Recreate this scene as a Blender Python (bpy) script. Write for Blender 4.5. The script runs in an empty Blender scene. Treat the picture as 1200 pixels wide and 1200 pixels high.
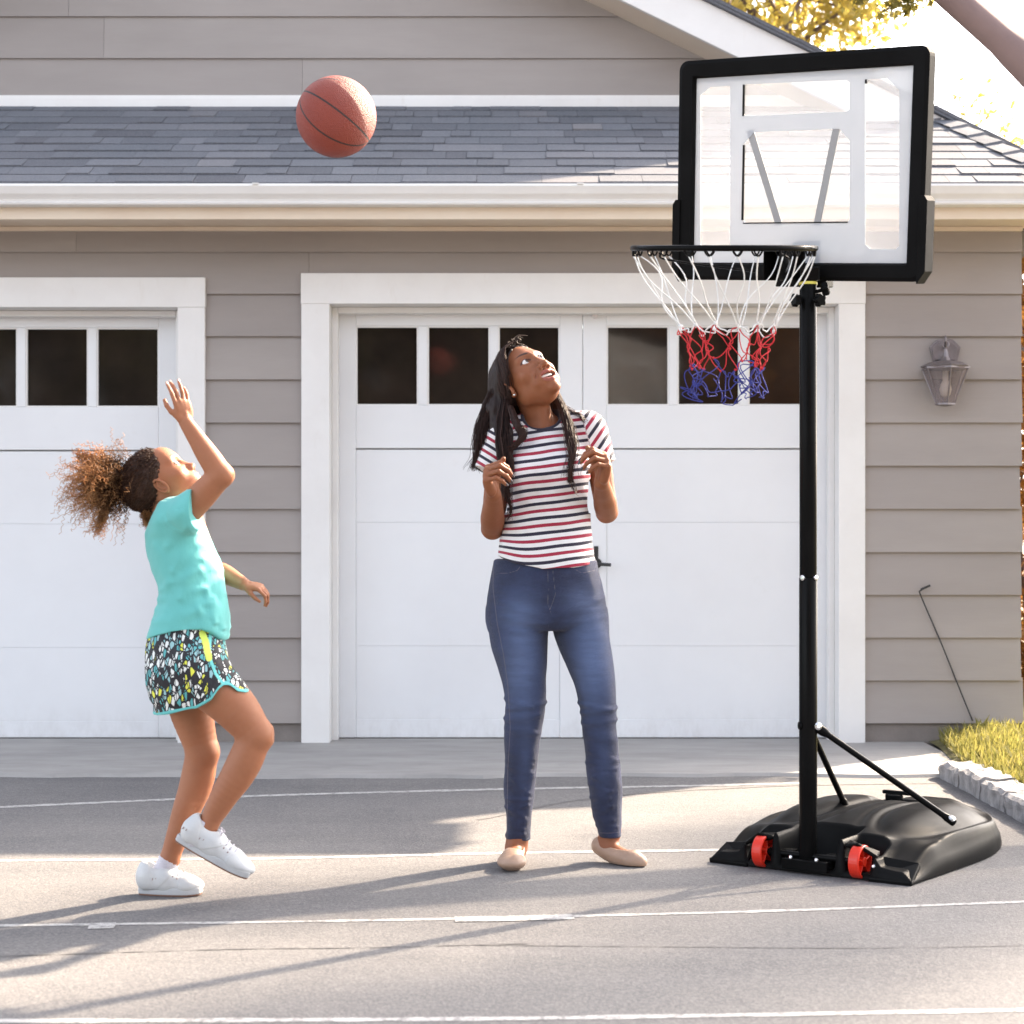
import bpy, math, random
import numpy as np
import openvdb
from mathutils import Vector

random.seed(7)
rng = np.random.default_rng(7)
scene = bpy.context.scene
COL = scene.collection
F = 2100.0                      # focal length measured in photo pixels (photo is 1200 wide)
R = math.radians

def P(px, py, d):
    """world point seen at photo pixel (px,py) at distance d; eye is 1 m above the drive"""
    return np.array([(px - 600) * d / F, d, 1 - (py - 635) * d / F])

def G0(px, py, z=0.0):
    """point of the ground seen at a pixel"""
    d = (1 - z) * F / (py - 635)
    return np.array([(px - 600) * d / F, d, z])

ORG = {}
def tag(o, label=None, cat=None, group=None, kind=None):
    if label: o['label'] = label
    if cat: o['category'] = cat
    if group: o['group'] = group
    if kind: o['kind'] = kind
    return o

def empty(name, loc, label=None, cat=None, group=None):
    o = bpy.data.objects.new(name, None)
    o.empty_display_size = 0.1
    COL.objects.link(o); o.location = loc
    ORG[o] = np.array(loc, float)
    return tag(o, label, cat, group)

class MB:
    def __init__(s): s.v = []; s.f = []; s.mi = []; s.n = 0; s.cur = 0; s.tint = []
    def add(s, v, f, tint=None):
        v = np.asarray(v, float).reshape(-1, 3)
        s.v.append(v)
        for q in f:
            s.f.append([i + s.n for i in q]); s.mi.append(s.cur)
            s.tint.append(0.5 if tint is None else tint)
        s.n += len(v)
    def box(s, x0, x1, y0, y1, z0, z1, tint=None):
        v = [(x, y, z) for x in (x0, x1) for y in (y0, y1) for z in (z0, z1)]
        s.add(v, [(0, 1, 3, 2), (4, 6, 7, 5), (0, 4, 5, 1), (2, 3, 7, 6), (0, 2, 6, 4), (1, 5, 7, 3)], tint)
    def obox(s, c, ax, ay, az, tint=None):
        c, ax, ay, az = map(lambda q: np.asarray(q, float), (c, ax, ay, az))
        v = [c + i * ax + j * ay + k * az for i in (-1, 1) for j in (-1, 1) for k in (-1, 1)]
        s.add(v, [(0, 1, 3, 2), (4, 6, 7, 5), (0, 4, 5, 1), (2, 3, 7, 6), (0, 2, 6, 4), (1, 5, 7, 3)], tint)
    def prism(s, poly, ext, tint=None):
        """poly: list of 3d points, ext: extrusion vector"""
        poly = [np.asarray(p, float) for p in poly]; n = len(poly); e = np.asarray(ext, float)
        s.add(poly + [p + e for p in poly],
              [tuple(range(n))[::-1], tuple(range(n, 2 * n))] + [(i, (i + 1) % n, n + (i + 1) % n, n + i) for i in range(n)], tint)
    def tube(s, pts, rad, sides=8, cap=True, closed=False, tint=None, flat=1.0):
        pts = np.asarray(pts, float); n = len(pts)
        rad = np.full(n, rad) if np.isscalar(rad) else np.asarray(rad, float)
        t = np.gradient(pts, axis=0) if not closed else np.roll(pts, -1, 0) - np.roll(pts, 1, 0)
        t /= np.maximum(np.linalg.norm(t, axis=1, keepdims=True), 1e-9)
        ref = np.array([0, 0, 1.0]) if abs(t[0][2]) < 0.9 else np.array([1.0, 0, 0])
        u = np.cross(t[0], ref); u /= np.linalg.norm(u)
        V = []
        for i in range(n):
            u = u - t[i] * (u @ t[i]); u /= max(np.linalg.norm(u), 1e-9)
            w = np.cross(t[i], u)
            for k in range(sides):
                a = 2 * math.pi * k / sides
                V.append(pts[i] + rad[i] * (math.cos(a) * u + flat * math.sin(a) * w))
        Fc = []
        m = n if closed else n - 1
        for i in range(m):
            j = (i + 1) % n
            for k in range(sides):
                l = (k + 1) % sides
                Fc.append((i * sides + k, i * sides + l, j * sides + l, j * sides + k))
        if cap and not closed:
            Fc.append(tuple(range(sides))[::-1]); Fc.append(tuple((n - 1) * sides + k for k in range(sides)))
        s.add(V, Fc, tint)
    def cyl(s, a, b, r, r2=None, sides=20, tint=None):
        s.tube([a, b], [r, r if r2 is None else r2], sides, tint=tint)
    def lathe(s, c, axis, prof, sides=24, tint=None):
        """prof: list of (radius, height along axis)"""
        c = np.asarray(c, float); ax = np.asarray(axis, float); ax = ax / np.linalg.norm(ax)
        ref = np.array([0, 0, 1.0]) if abs(ax[2]) < 0.9 else np.array([1.0, 0, 0])
        u = np.cross(ax, ref); u /= np.linalg.norm(u); w = np.cross(ax, u)
        V = [c + ax * h + r * (math.cos(2 * math.pi * k / sides) * u + math.sin(2 * math.pi * k / sides) * w)
             for r, h in prof for k in range(sides)]
        Fc = [(i * sides + k, i * sides + (k + 1) % sides, (i + 1) * sides + (k + 1) % sides, (i + 1) * sides + k)
              for i in range(len(prof) - 1) for k in range(sides)]
        Fc += [tuple(range(sides))[::-1], tuple((len(prof) - 1) * sides + k for k in range(sides))]
        s.add(V, Fc, tint)
    def build(s, name, mats, parent=None, smooth=False, bevel=0.0, origin=None, tint=False, fixn=True):
        v = np.concatenate(s.v) if s.v else np.zeros((0, 3))
        o = mesh_obj(name, v, s.f, mats, parent, smooth, origin, fixn)
        if len(o.data.materials) > 1: o.data.polygons.foreach_set('material_index', s.mi)
        if tint:
            a = o.data.attributes.new('tint', 'FLOAT', 'FACE'); a.data.foreach_set('value', np.array(s.tint, np.float32))
        if bevel:
            m = o.modifiers.new('bevel', 'BEVEL'); m.width = bevel; m.segments = 2; m.limit_method = 'ANGLE'
            m.angle_limit = R(40)
        return o

def mesh_obj(name, v, f, mats, parent=None, smooth=False, origin=None, fixn=False):
    v = np.asarray(v, float)
    if parent is not None: org = ORG[parent]
    elif origin is not None: org = np.asarray(origin, float)
    else:
        org = np.array([(v[:, 0].min() + v[:, 0].max()) / 2, (v[:, 1].min() + v[:, 1].max()) / 2, v[:, 2].min()])
    me = bpy.data.meshes.new(name)
    me.from_pydata((v - org).tolist(), [], [list(map(int, q)) for q in f] if not isinstance(f, np.ndarray) else f.tolist())
    if fixn:
        import bmesh
        bm = bmesh.new(); bm.from_mesh(me); bmesh.ops.recalc_face_normals(bm, faces=bm.faces); bm.to_mesh(me); bm.free()
    me.update()
    if smooth: me.polygons.foreach_set('use_smooth', [True] * len(me.polygons))
    if not isinstance(mats, (list, tuple)): mats = [mats]
    for m in mats: me.materials.append(m)
    o = bpy.data.objects.new(name, me); COL.objects.link(o)
    ORG[o] = org
    if parent is not None: o.parent = parent
    else: o.location = org
    return o

# ------------------------------------------------------------------ materials
class NT:
    def __init__(s, name):
        s.m = bpy.data.materials.new(name); s.m.use_nodes = True
        s.t = s.m.node_tree; s.t.nodes.clear()
        s.out = s.n('ShaderNodeOutputMaterial')
    def n(s, typ, **kw):
        x = s.t.nodes.new(typ)
        for k, v in kw.items():
            if k.startswith('_'): setattr(x, k[1:], v)
        for k, v in kw.items():
            if not k.startswith('_'):
                i = int(k[1:]) if k[0] == 'i' and k[1:].isdigit() else k.replace('__', ' ')
                if hasattr(v, 'is_linked') or isinstance(v, bpy.types.NodeSocket): s.t.links.new(v, x.inputs[i])
                else: x.inputs[i].default_value = v
        return x
    def link(s, a, b): s.t.links.new(a, b)
    def ramp(s, fac, stops, interp='LINEAR'):
        r = s.n('ShaderNodeValToRGB'); r.color_ramp.interpolation = interp
        e = r.color_ramp.elements
        while len(e) < len(stops): e.new(0.5)
        for i, (p, c) in enumerate(stops):
            e[i].position = p; e[i].color = (*c, 1) if len(c) == 3 else c
        s.link(fac, r.inputs[0]); return r.outputs[0]
    def noise(s, vec, scale, detail=4, rough=0.55):
        x = s.n('ShaderNodeTexNoise', Scale=scale, Detail=detail, Roughness=rough)
        if vec is not None: s.link(vec, x.inputs['Vector'])
        return x.outputs['Fac']
    def mix(s, fac, a, b, mode='MIX'):
        x = s.n('ShaderNodeMix', _data_type='RGBA', _blend_type=mode)
        for i, v in ((0, fac), (6, a), (7, b)):
            if isinstance(v, bpy.types.NodeSocket): s.link(v, x.inputs[i])
            else: x.inputs[i].default_value = v if i == 0 else ((*v, 1) if len(v) == 3 else v)
        return x.outputs[2]
    def math(s, op, a, b=0.0, c=0.0):
        x = s.n('ShaderNodeMath', _operation=op)
        for i, v in enumerate((a, b, c)):
            if isinstance(v, bpy.types.NodeSocket): s.link(v, x.inputs[i])
            else: x.inputs[i].default_value = v
        return x.outputs[0]
    def bump(s, h, strength, dist=0.01, normal=None):
        x = s.n('ShaderNodeBump', Strength=strength, Distance=dist, Height=h)
        if normal is not None: s.link(normal, x.inputs['Normal'])
        return x.outputs[0]
    def obj(s): return s.n('ShaderNodeTexCoord').outputs['Object']
    def mapped(s, vec, scale=(1, 1, 1), rot=(0, 0, 0)):
        return s.n('ShaderNodeMapping', Vector=vec, Scale=scale, Rotation=rot).outputs[0]
    def attr(s, name, out='Fac'):
        x = s.n('ShaderNodeAttribute'); x.attribute_name = name; return x.outputs[out]
    def pbr(s, color, rough=0.6, **kw):
        p = s.n('ShaderNodeBsdfPrincipled')
        for k, v in (('Base Color', color), ('Roughness', rough), *[(k.replace('__', ' '), v) for k, v in kw.items()]):
            if isinstance(v, bpy.types.NodeSocket): s.link(v, p.inputs[k])
            else: p.inputs[k].default_value = (*v, 1) if k == 'Base Color' and len(v) == 3 else v
        s.p = p
        s.link(p.outputs[0], s.out.inputs[0]); return p

def simple(name, c1, c2=None, scale=8, rough=0.6, bump=0.0, bscale=60, rough_var=0.1, **kw):
    n = NT(name); v = n.obj()
    c2 = c2 or tuple(x * 0.85 for x in c1)
    col = n.ramp(n.noise(v, scale, 5), [(0.35, c1), (0.7, c2)])
    rg = n.math('MULTIPLY_ADD', n.noise(v, scale * 2.3, 3), rough_var, rough - rough_var / 2)
    if bump: kw['Normal'] = n.bump(n.noise(v, bscale, 4), bump, 0.01)
    n.pbr(col, rg, **kw)
    return n.m

# ------------------------------------------------------------------ implicit bodies
def smin(a, b, k):
    if k <= 0: return np.minimum(a, b)
    h = np.maximum(k - np.abs(a - b), 0) / k
    return np.minimum(a, b) - h * h * k * 0.25
def smax(a, b, k): return -smin(-a, -b, k)

def rc(a, b, ra, rb):
    """round cone"""
    a = np.asarray(a, float); b = np.asarray(b, float)
    def f(p):
        ab = b - a; t = np.clip(((p - a) @ ab) / max(ab @ ab, 1e-12), 0, 1)
        return np.linalg.norm(p - a - t[:, None] * ab, axis=1) - (ra + (rb - ra) * t)
    m = max(ra, rb)
    f.lo = np.minimum(a, b) - m; f.hi = np.maximum(a, b) + m
    return f
def chain(pts, rads, n=14):
    """one tapering limb through several joints, no bulge where its pieces meet"""
    pts = np.asarray(pts, float); q = catmull(np.hstack([pts, np.asarray(rads, float)[:, None]]), n)
    C, r_ = q[:, :3], q[:, 3]
    def f(p):
        o = np.full(len(p), 9.0)
        for i in range(n - 1):
            ab = C[i + 1] - C[i]; t = np.clip(((p - C[i]) @ ab) / max(ab @ ab, 1e-12), 0, 1)
            o = np.minimum(o, np.linalg.norm(p - C[i] - t[:, None] * ab, axis=1) - (r_[i] + (r_[i + 1] - r_[i]) * t))
        return o
    m = r_.max(); f.lo = C.min(0) - m; f.hi = C.max(0) + m
    return f
def ell(c, r, rot=None):
    c = np.asarray(c, float); r = np.asarray(r, float); rot_ = np.eye(3) if rot is None else np.asarray(rot, float)
    def f(p):
        q = (p - c) @ rot_
        k0 = np.linalg.norm(q / r, axis=1); k1 = np.linalg.norm(q / (r * r), axis=1)
        return k0 * (k0 - 1) / np.maximum(k1, 1e-9)
    m = r.max(); f.lo = c - m; f.hi = c + m
    return f
def frame(x=None, y=None, z=None):
    """orthonormal columns from two hints (first given exact)"""
    raise NotImplementedError
def loft(rows, W, e=2.2):
    """rows: (py, xl, xr, dy, half depth); W(px,py,dy)->world. Vertical soft stack of ellipses."""
    zs, xc, yc, a, b = [], [], [], [], []
    for py, xl, xr, dy, hb in rows:
        l = W(xl, py, dy); r = W(xr, py, dy)
        zs.append(l[2]); xc.append((l[0] + r[0]) / 2); a.append((r[0] - l[0]) / 2); yc.append(l[1]); b.append(hb)
    zs, xc, yc, a, b = map(np.array, (zs, xc, yc, a, b))
    o = np.argsort(zs); zs, xc, yc, a, b = zs[o], xc[o], yc[o], a[o], b[o]
    # smooth interpolation table
    zz = np.linspace(zs[0], zs[-1], 200)
    def sm(q):
        r = np.interp(zz, zs, q); k = 5
        rp = np.pad(r, k, mode='edge'); return np.convolve(rp, np.hanning(2 * k + 3)[1:-1] / np.hanning(2 * k + 3)[1:-1].sum(), 'valid')
    X, Y, A, B = sm(xc), sm(yc), sm(a), sm(b)
    z0, z1 = zs[0], zs[-1]
    def f(p):
        z = p[:, 2]
        ai = np.interp(z, zz, A); bi = np.interp(z, zz, B)
        qx = np.abs(p[:, 0] - np.interp(z, zz, X)) / ai; qy = np.abs(p[:, 1] - np.interp(z, zz, Y)) / bi
        d = ((qx ** e + qy ** e) ** (1 / e) - 1) * np.minimum(ai, bi)
        return smax(d, np.maximum(z0 - z, z - z1), 0.008)
    f.lo = np.array([(xc - a).min(), (yc - b).min(), z0]); f.hi = np.array([(xc + a).max(), (yc + b).max(), z1])
    return f

class Field:
    def __init__(s, lo, hi, h):
        s.lo = np.asarray(lo, float); s.h = h
        s.n = np.ceil((np.asarray(hi, float) - s.lo) / h).astype(int) + 1
        s.g = np.full(s.n, 1.0, np.float32)
    def region(s, lo, hi):
        i0 = np.clip(np.floor((lo - s.lo) / s.h).astype(int), 0, s.n); i1 = np.clip(np.ceil((hi - s.lo) / s.h).astype(int) + 1, 0, s.n)
        return i0, i1
    def apply(s, fn, lo, hi, k, op):
        i0, i1 = s.region(lo, hi)
        if np.any(i1 <= i0): return
        ax = [s.lo[a] + np.arange(i0[a], i1[a]) * s.h for a in range(3)]
        step = max(1, int(1.5e6 / max(1, len(ax[1]) * len(ax[2]))))
        for x in range(0, len(ax[0]), step):
            xs = ax[0][x:x + step]
            g = np.stack(np.meshgrid(xs, ax[1], ax[2], indexing='ij'), -1).reshape(-1, 3)
            sl = (slice(i0[0] + x, i0[0] + x + len(xs)), slice(i0[1], i1[1]), slice(i0[2], i1[2]))
            d = fn(g).reshape(len(xs), len(ax[1]), len(ax[2])).astype(np.float32)
            c = s.g[sl]
            s.g[sl] = smin(c, d, k) if op == 'u' else smax(c, -d, k)
    def add(s, fn, k=0.01): s.apply(fn, fn.lo - k - 3 * s.h, fn.hi + k + 3 * s.h, k, 'u'); return s
    def sub(s, fn, k=0.004): s.apply(fn, fn.lo - k - 3 * s.h, fn.hi + k + 3 * s.h, k, 's'); return s
    def cut(s, fn, lo, hi, k=0.003):
        """remove where fn(p)>0 inside the box"""
        s.apply(lambda p: -fn(p), np.asarray(lo, float), np.asarray(hi, float), k, 's'); return s
    def mesh(s):
        g = openvdb.FloatGrid(0.05)
        g.copyFromArray(np.clip(s.g, -0.05, 0.05))
        pts, tri, quad = g.convertToPolygons(0.0, 0.0)
        v = pts.astype(float) * s.h + s.lo
        q = np.asarray(quad)[:, ::-1]
        return v, q
def vnormals(v, q):
    a = v[q[:, 1]] - v[q[:, 3]]; b = v[q[:, 0]] - v[q[:, 2]]
    n = np.cross(a, b); N = np.zeros_like(v)
    for i in range(4): np.add.at(N, q[:, i], n)
    N /= np.maximum(np.linalg.norm(N, axis=1, keepdims=True), 1e-12)
    return N
def keep_big(v, q, minq=400):
    """drop stray islands"""
    lab = np.arange(len(v))
    for _ in range(400):
        m = lab[q].min(1); old = lab.copy()
        for i in range(4): np.minimum.at(lab, q[:, i], m)
        lab = lab[lab]
        if np.array_equal(old, lab): break
    cnt = np.bincount(lab[q[:, 0]], minlength=len(v)); ok = cnt[lab[q[:, 0]]] >= minq
    q = q[ok]; used = np.unique(q); mp = np.full(len(v), -1); mp[used] = np.arange(len(used))
    return v[used], mp[q]
def wob(p, s, seed=0):
    """cheap smooth noise -1..1"""
    r = np.random.default_rng(seed); o = np.zeros(len(p))
    for i in range(6):
        k = r.normal(size=3); k *= s * (0.7 + 0.9 * r.random()) / np.linalg.norm(k)
        o += np.sin(p @ k + r.random() * 6.28 + 1.3 * np.sin(p @ (np.roll(k, 1) * 0.6) + r.random() * 6))
    return o / 3.2
def folds(p, segs, W):
    """sum of soft ridges drawn as segments in the x-z plane; segs: (x1,y1,x2,y2,width px,height mm)"""
    o = np.zeros(len(p))
    for x1, y1, x2, y2, w, h in segs:
        a = W(x1, y1, 0)[[0, 2]]; b = W(x2, y2, 0)[[0, 2]]; ab = b - a
        q = p[:, [0, 2]]; t = np.clip(((q - a) @ ab) / (ab @ ab), 0, 1)
        d = np.linalg.norm(q - a - t[:, None] * ab, axis=1)
        ww = w * 0.0026 * (0.5 + 0.9 * np.sin(np.pi * np.clip(t, .08, .92)))
        o += h * 0.001 * np.exp(-(d / ww) ** 2)
    return o
def setattrs(o, **kw):
    for k, a in kw.items():
        a = np.asarray(a, np.float32)
        if a.ndim == 1:
            x = o.data.attributes.new(k, 'FLOAT', 'POINT'); x.data.foreach_set('value', a)
        else:
            x = o.data.attributes.new(k, 'FLOAT_COLOR', 'POINT')
            c = np.ones((len(a), 4), np.float32); c[:, :3] = a; x.data.foreach_set('color', c.ravel())
def catmull(pts, n):
    pts = np.asarray(pts, float); m = len(pts)
    p = np.vstack([2 * pts[0] - pts[1], pts, 2 * pts[-1] - pts[-2]])
    t = np.linspace(0, m - 1 - 1e-9, n); i = t.astype(int); u = (t - i)[:, None]
    a, b, c, d = p[i], p[i + 1], p[i + 2], p[i + 3]
    return 0.5 * (2 * b + (c - a) * u + (2 * a - 5 * b + 4 * c - d) * u ** 2 + (3 * b - a - 3 * c + d) * u ** 3)
# ================================================================== MATERIALS OF THE PLACE
def m_asphalt():
    n = NT('asphalt'); v = n.obj()
    base = n.ramp(n.noise(v, 0.9, 6, 0.6), [(0.3, (0.105, 0.102, 0.107)), (0.55, (0.145, 0.140, 0.141)), (0.8, (0.185, 0.176, 0.170))])
    streak = n.noise(n.mapped(v, (0.35, 3.6, 1)), 1.6, 6, 0.7)
    c = n.mix(n.math('MULTIPLY', n.math('SUBTRACT', streak, 0.42), 1.3), base, (0.07, 0.07, 0.075))
    sp = n.n('ShaderNodeTexVoronoi', Vector=v, Scale=170.0).outputs['Color']
    g = n.n('ShaderNodeSeparateColor', i0=sp).outputs[0]
    blot = n.ramp(n.noise(v, 2.6, 7, .72), [(.52, (0, 0, 0)), (.70, (1, 1, 1))]); c = n.mix(n.math('MULTIPLY', blot, .35), c, (.19, .18, .17))
    oil = n.ramp(n.noise(n.mapped(v, (1, 1.6, 1)), .8, 3, .5), [(.66, (0, 0, 0)), (.74, (1, 1, 1))]); c = n.mix(n.math('MULTIPLY', oil, .45), c, (.055, .055, .058))
    c = n.mix(0.24, c, n.ramp(g, [(0, (0.035, 0.035, 0.04)), (0.5, (0.13, 0.125, 0.125)), (1, (0.34, 0.33, 0.31))]))
    h = n.math('ADD', n.noise(v, 130, 3), n.math('MULTIPLY', n.noise(v, 9, 4), 0.5))
    n.pbr(c, 0.85, Normal=n.bump(h, 0.55, 0.006)); return n.m
def m_siding():
    n = NT('painted_siding'); v = n.obj()
    big = n.noise(n.mapped(v, (0.6, 1, 2.5)), 1.3, 5, 0.6)
    c = n.ramp(big, [(0.3, (0.315, 0.283, 0.264)), (0.7, (0.385, 0.348, 0.326))])
    grain = n.noise(n.mapped(v, (2, 2, 60)), 4, 4)
    c = n.mix(n.math('MULTIPLY', grain, 0.14), c, (0.21, 0.18, 0.165))
    c = n.mix(n.math('MULTIPLY', n.attr('tint'), 0.30), c, (0.2, 0.17, 0.16))
    n.pbr(c, 0.62, Normal=n.bump(grain, 0.12, 0.004)); return n.m
def m_white():
    n = NT('white_paint'); v = n.obj()
    c = n.ramp(n.noise(v, 2.2, 6, 0.65), [(0.3, (0.80, 0.79, 0.775)), (0.75, (0.72, 0.70, 0.68))])
    gx = n.n('ShaderNodeSeparateXYZ', i0=v).outputs[2]
    dirt = n.ramp(n.noise(n.mapped(v, (6, 6, 1.4)), 3, 6, 0.7), [(0.6, (0, 0, 0)), (0.85, (1, 1, 1))])
    c = n.mix(n.math('MULTIPLY', dirt, 0.35), c, (0.58, 0.52, 0.45))
    n.pbr(c, 0.5, Normal=n.bump(n.noise(n.mapped(v, (3, 3, 25)), 5, 4), 0.1, 0.003)); return n.m
def m_door():
    n = NT('door_paint'); v = n.obj()
    c = n.ramp(n.noise(v, 1.5, 6, 0.6), [(0.3, (0.79, 0.80, 0.815)), (0.75, (0.73, 0.735, 0.75))])
    sm = n.ramp(n.noise(v, 5.5, 7, 0.75), [(0.62, (0, 0, 0)), (0.8, (1, 1, 1))])
    c = n.mix(n.math('MULTIPLY', sm, 0.22), c, (0.58, 0.55, 0.51))
    z_ = n.n('ShaderNodeSeparateXYZ', i0=v).outputs[2]; spl = n.math('MULTIPLY', n.ramp(z_, [(0.02, (1, 1, 1)), (0.20, (0, 0, 0))]), n.ramp(n.noise(n.mapped(v, (4, 4, 2)), 4, 7, .75), [(.42, (0, 0, 0)), (.66, (1, 1, 1))]))
    c = n.mix(n.math('MULTIPLY', spl, .22), c, (.36, .32, .28))
    n.pbr(c, 0.42, Normal=n.bump(n.noise(v, 30, 4), 0.06, 0.003)); return n.m
def m_shingle():
    n = NT('asphalt_shingle'); v = n.obj()
    c = n.ramp(n.attr('tint'), [(0.0, (0.06, 0.075, 0.10)), (0.4, (0.125, 0.148, 0.18)), (0.75, (0.19, 0.21, 0.245)), (1.0, (0.265, 0.262, 0.275))])
    c = n.mix(0.45, c, n.ramp(n.noise(v, 160, 3), [(0.35, (0.03, 0.035, 0.045)), (0.65, (0.19, 0.195, 0.21))]))
    c = n.mix(n.math('MULTIPLY', n.noise(v, 1.4, 4), 0.35), c, (0.2, 0.17, 0.17))
    n.pbr(c, 0.9, Normal=n.bump(n.noise(v, 200, 2), 0.5, 0.004)); return n.m
def m_concrete():
    n = NT('concrete'); v = n.obj()
    c = n.ramp(n.noise(n.mapped(v, (1, 3, 1)), 1.8, 7, 0.65), [(0.3, (0.26, 0.25, 0.24)), (0.7, (0.38, 0.365, 0.35))])
    st = n.ramp(n.noise(v, 6, 6, 0.7), [(0.58, (0, 0, 0)), (0.75, (1, 1, 1))])
    c = n.mix(n.math('MULTIPLY', st, 0.4), c, (0.2, 0.195, 0.19))
    n.pbr(c, 0.85, Normal=n.bump(n.noise(v, 90, 4), 0.35, 0.004)); return n.m
def m_pane():
    n = NT('window_glass'); v = n.obj()
    c = n.ramp(n.noise(v, 3, 4), [(0.3, (0.012, 0.009, 0.008)), (0.7, (0.028, 0.02, 0.016))])
    p = n.pbr(c, 0.06); p.inputs['Specular IOR Level'].default_value = 0.30
    n.link(n.bump(n.noise(v, 2.2, 2), 0.12, 0.02), p.inputs['Normal']); return n.m
def m_leaf(name, a, b, trans=0.4):
    n = NT(name); v = n.obj()
    c = n.mix(n.noise(v, 0.9, 3), n.ramp(n.attr('tint'), [(0, a), (1, b)]), tuple(0.6 * x + 0.4 * y for x, y in zip(a, b)))
    p = n.pbr(c, 0.55)
    t = n.n('ShaderNodeBsdfTranslucent', Color=c)
    mx = n.n('ShaderNodeMixShader', i0=trans, i1=p.outputs[0], i2=t.outputs[0])
    n.link(mx.outputs[0], n.out.inputs[0]); return n.m
M_ASPH, M_SID, M_WHITE, M_DOOR, M_SHIN, M_CONC, M_PANE = m_asphalt(), m_siding(), m_white(), m_door(), m_shingle(), m_concrete(), m_pane()
M_BASEB = simple('base_board_paint', (0.25, 0.22, 0.20), (0.19, 0.165, 0.15), 5, 0.7, 0.2)
M_FASCIA = simple('bounce_warmed_trim', (0.76, 0.66, 0.54), (0.70, 0.58, 0.46), 2, 0.55, 0.08)  # cream tone includes the drive's warm bounce light, put into the colour
def m_line():
    n = NT('court_line_paint'); v = n.obj()
    wear = n.ramp(n.noise(v, 34, 6, .75), [(.47, (0, 0, 0)), (.60, (1, 1, 1))])
    c = n.mix(n.math('MULTIPLY', wear, .8), (.50, .49, .48), (.13, .125, .125)); c = n.mix(n.math('MULTIPLY', n.noise(v, 150, 3), .45), c, (.2, .2, .2))
    n.pbr(c, .85, Normal=n.bump(n.noise(v, 130, 3), .5, .006)); return n.m
M_LINE = m_line()
M_BLACKM = simple('black_iron', (0.02, 0.02, 0.022), (0.03, 0.03, 0.03), 20, 0.45)
M_METAL = simple('zinc_steel', (0.6, 0.6, 0.62), (0.5, 0.5, 0.52), 20, 0.3, Metallic=1.0)
M_BARK = simple('tree_bark', (0.16, 0.115, 0.10), (0.10, 0.07, 0.06), 6, 0.9, 0.8, 18)
M_LIMB = simple('smooth_mauve_bark', (0.25, 0.175, 0.165), (0.19, 0.13, 0.125), 3, 0.85, 0.3, 14)
M_STONE = simple('granite', (0.33, 0.32, 0.32), (0.16, 0.155, 0.16), 14, 0.85, 0.9, 30)

# ================================================================== GROUND
g = MB(); g.add([(-60, -45, 0), (60, -45, 0), (60, 80, 0), (-60, 80, 0)], [(0, 1, 2, 3)])
tag(g.build('asphalt_driveway', M_ASPH, origin=(0, 0, 0)), kind='structure')
# concrete apron in front of the garage, its outer edge a little uneven
xs = np.linspace(-7, 2.02, 60); V = []
for x in xs:
    e = 7.60 + 0.03 * math.sin(x * 2.1) + 0.02 * math.sin(x * 7.3) + 0.012 * rng.normal()
    V += [(x, e, 0.0), (x, e + 0.012, 0.014), (x, 9.0, 0.018)]
Fq = []
for i in range(len(xs) - 1):
    Fq += [(3 * i, 3 * i + 3, 3 * i + 4, 3 * i + 1), (3 * i + 1, 3 * i + 4, 3 * i + 5, 3 * i + 2)]
tag(mesh_obj('concrete_apron', V, Fq, M_CONC, origin=(0, 8, 0)), kind='structure')
def ground_strip(name, pts, w, z, mat, jit=0.0):
    c = catmull([G0(*p) for p in pts], 80); t = np.gradient(c, axis=0); t /= np.linalg.norm(t, axis=1, keepdims=True)
    s = np.stack([-t[:, 1], t[:, 0], 0 * t[:, 0]], 1)
    ww = (np.full(80, w) if np.isscalar(w) else np.interp(np.linspace(0, 1, 80), np.linspace(0, 1, len(w)), w)) * (1 + jit * rng.normal(size=80))
    a = c + s * ww[:, None] / 2; b = c - s * ww[:, None] / 2; a[:, 2] = b[:, 2] = z
    V = np.concatenate([a, b]); Fq = [(i, i + 1, 81 + i, 80 + i) for i in range(79)]
    return tag(mesh_obj(name, V, Fq, mat), kind='structure')
ground_strip('court_line', [(-150, 952), (0, 946), (300, 933), (590, 925), (760, 922), (940, 918)], 0.05, 0.0012, M_LINE, 0.08)
ground_strip('court_line', [(-200, 1010), (100, 1008), (330, 1006), (590, 1000), (870, 996), (1150, 991)], 0.04, 0.0012, M_LINE, 0.1)
ground_strip('court_line', [(-200, 1088), (0, 1085), (300, 1081), (530, 1077), (900, 1068), (1200, 1057), (1400, 1050)], 0.026, 0.0012, M_LINE, 0.12)
ground_strip('court_mark', [(533, 1078), (600, 1077), (672, 1075)], 0.062, 0.0022, M_LINE, 0.05)
ground_strip('court_mark', [(104, 1086), (135, 1085)], 0.07, 0.0022, M_LINE, 0.05)
ground_strip('court_line', [(-200, 1199), (0, 1197), (600, 1194), (1200, 1184), (1400, 1180)], 0.03, 0.0012, M_LINE, 0.12)
M_SEAM = simple('tar_seam', (0.095, 0.093, 0.095), (0.14, 0.135, 0.135), 15, 0.8, 0.3)
ground_strip('tar_seam', [(-200, 1128), (0, 1121), (260, 1113), (420, 1111), (620, 1106)], 0.007, 0.0017, M_SEAM, 0.5)
ground_strip('tar_seam', [(560, 1108), (800, 1110), (1050, 1111), (1400, 1104)], 0.005, 0.0017, M_SEAM, 0.5)
ground_strip('tar_seam', [(560, 961), (700, 935), (900, 922), (1105, 918)], 0.018, 0.0017, M_SEAM, 0.4)

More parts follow.
